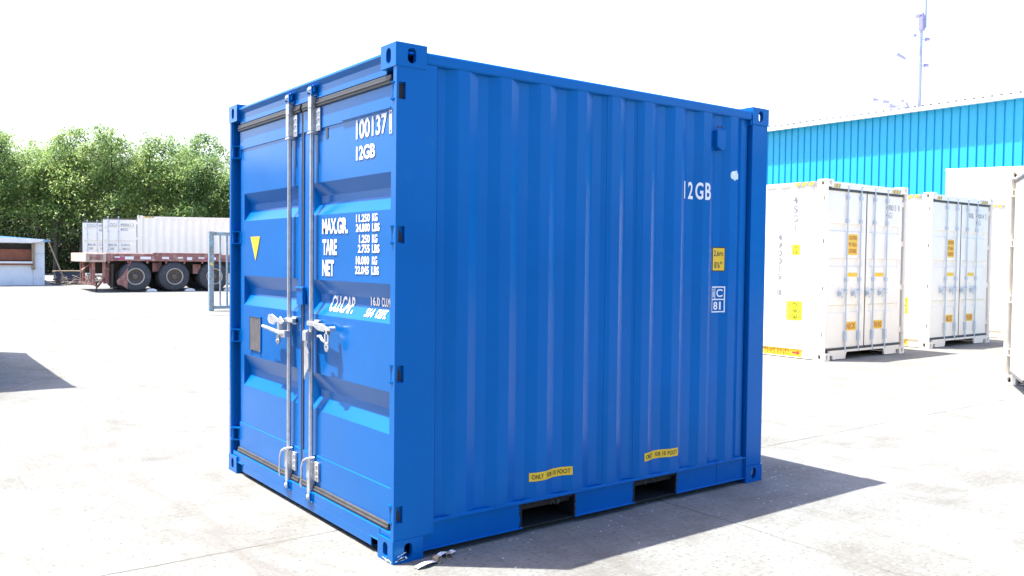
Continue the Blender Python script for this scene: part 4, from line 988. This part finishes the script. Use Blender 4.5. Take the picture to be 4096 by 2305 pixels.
# ------------------------------------------------------------------ TREES
def leaf_cluster(mb, rnd, c, n, spread, size):
    for _ in range(n):
        d = Vector((rnd.gauss(0, 1), rnd.gauss(0, 1), rnd.gauss(0, .8))) * spread
        p = c + d; a = rnd.uniform(0, 2 * math.pi); tilt = rnd.uniform(-.9, .3)
        u = Vector((math.cos(a) * math.cos(tilt), math.sin(a) * math.cos(tilt), math.sin(tilt))); w = u.cross(Vector((rnd.uniform(-.6, .6), rnd.uniform(-.6, .6), 1))).normalized()
        s = size * rnd.uniform(.6, 1.35); k = s * .42
        mb.v += [tuple(p), tuple(p + u * s * .5 + w * k * .5 - Vector((0, 0, s * .04))), tuple(p + u * s - Vector((0, 0, s * .16))), tuple(p + u * s * .5 - w * k * .5)]
        o = len(mb.v) - 4; mb.f.append((o, o + 1, o + 2, o + 3)); mb.sm.append(False)
def make_tree(seed, h, label, group):
    rnd = random.Random(seed); root = empty('tree', (0, 0, 0), 0, label, 'tree', group)
    tk = MB(); base = []; px, py = 0, 0; ns = 7
    for i in range(ns): t = i / (ns - 1); base.append(Vector((px, py, h * .93 * t))); px += rnd.uniform(-.16, .16); py += rnd.uniform(-.16, .16)
    tk.tube(base, [.13 * (1 - .85 * i / (ns - 1)) + .01 for i in range(ns)], 7)
    tips = []
    nb = 17
    for b in range(nb):
        t = .22 + .76 * b / nb + rnd.uniform(-.03, .03); i = min(int(t * (ns - 1)), ns - 2); f = t * (ns - 1) - i; o = base[i].lerp(base[i + 1], f)
        a = b * 2.4 + rnd.uniform(-.5, .5); ln = (1.0 + 1.35 * math.sin(math.pi * min(1, t * .85 + .1))) * rnd.uniform(.65, 1.1)
        p1 = o + Vector((math.cos(a) * ln * .5, math.sin(a) * ln * .5, ln * .42)); p2 = p1 + Vector((math.cos(a + .3) * ln * .5, math.sin(a + .3) * ln * .5, ln * .22))
        tk.tube([o, p1, p2], [.035, .022, .008], 5); tips += [(o.lerp(p1, .6), t), (p1, t), (p1.lerp(p2, .5), t), (p2, t)]
    tk.build('trunk', 'bark', root)
    cr = MB()
    for p, t in tips:
        dens = .25 if t < .42 else 1.2
        for _ in range(2 if dens == 1. else 1):
            c = p + Vector((rnd.gauss(0, .28), rnd.gauss(0, .28), rnd.gauss(.05, .25)))
            leaf_cluster(cr, rnd, c, int((90 + 40 * rnd.random()) * dens), .24 + .14 * rnd.random(), .19)
    for i in range(14):
        t = .45 + .5 * i / 14; k = min(int(t * (ns - 1)), ns - 2); c = base[k].lerp(base[k + 1], t * (ns - 1) - k) + Vector((rnd.gauss(0, .45), rnd.gauss(0, .45), 0)); leaf_cluster(cr, rnd, c, 90, .30, .19)
    top = base[-1]
    for _ in range(7): leaf_cluster(cr, rnd, top + Vector((rnd.gauss(0, .35), rnd.gauss(0, .35), rnd.uniform(-.6, .55))), 34, .19, .15)
    cr.build('crown', 'leaf', root)
    return root
LB = {'a': 'slender green tree in the dense row rising behind the shed roof', 'b': 'leafy green tree in the dense row standing behind the open white containers', 'c': 'leafy tree at the right end of the row, next to the blue container edge', 'd': 'darker green tree deep inside the grove behind the front row'}
GP = 'trees of the grove behind the trailer'
# row direction: roughly square to the view, about 44 m away
Cc = Vector((3.79, -2.13, 0)); fw = Vector((-.797, .603, 0)); rt = Vector((.603, .798, 0))
protos = [make_tree(11, 8.6, LB['a'], GP), make_tree(23, 9.2, LB['b'], GP), make_tree(37, 8.0, LB['c'], GP), make_tree(51, 8.8, LB['d'], GP)]
rnd = random.Random(99); used = [False] * 4
rows = []
for i in range(14): rows.append((46 + rnd.uniform(-1., 1.), -30.5 + i * 1.55 + rnd.uniform(-.4, .4), rnd.uniform(.93, 1.02)))
for i in range(10): rows.append((49.5 + rnd.uniform(-1, 1), -31 + i * 2.2 + rnd.uniform(-.5, .5), rnd.uniform(.92, 1.05)))
for i in range(9): rows.append((53 + rnd.uniform(-1, 1), -33.5 + i * 2.5 + rnd.uniform(-.5, .5), rnd.uniform(.95, 1.06)))
for n, (D, s, k) in enumerate(rows):
    j = rnd.randrange(4)
    o = protos[j] if not used[j] else copy_tree(protos[j]); used[j] = True
    P = Cc + fw * D + rt * s; o.location = (P.x, P.y, .5); o.rotation_euler = (0, 0, rnd.uniform(0, 6.28)); px = s / D
    fall = 1. if px > -.36 else 1.
    kk = k * .84 * (.93 if px > -.36 else 1.02)
    o.scale = (kk, kk, kk)
    o['label'] = LB['d'] if D > 48 else (LB['a'] if px < -.53 else (LB['b'] if px < -.38 else LB['c']))
for j in range(4):
    if not used[j]:
        for c in kids(protos[j]): bpy.data.objects.remove(c)
        bpy.data.objects.remove(protos[j])
# undergrowth and leaf wall low in the grove
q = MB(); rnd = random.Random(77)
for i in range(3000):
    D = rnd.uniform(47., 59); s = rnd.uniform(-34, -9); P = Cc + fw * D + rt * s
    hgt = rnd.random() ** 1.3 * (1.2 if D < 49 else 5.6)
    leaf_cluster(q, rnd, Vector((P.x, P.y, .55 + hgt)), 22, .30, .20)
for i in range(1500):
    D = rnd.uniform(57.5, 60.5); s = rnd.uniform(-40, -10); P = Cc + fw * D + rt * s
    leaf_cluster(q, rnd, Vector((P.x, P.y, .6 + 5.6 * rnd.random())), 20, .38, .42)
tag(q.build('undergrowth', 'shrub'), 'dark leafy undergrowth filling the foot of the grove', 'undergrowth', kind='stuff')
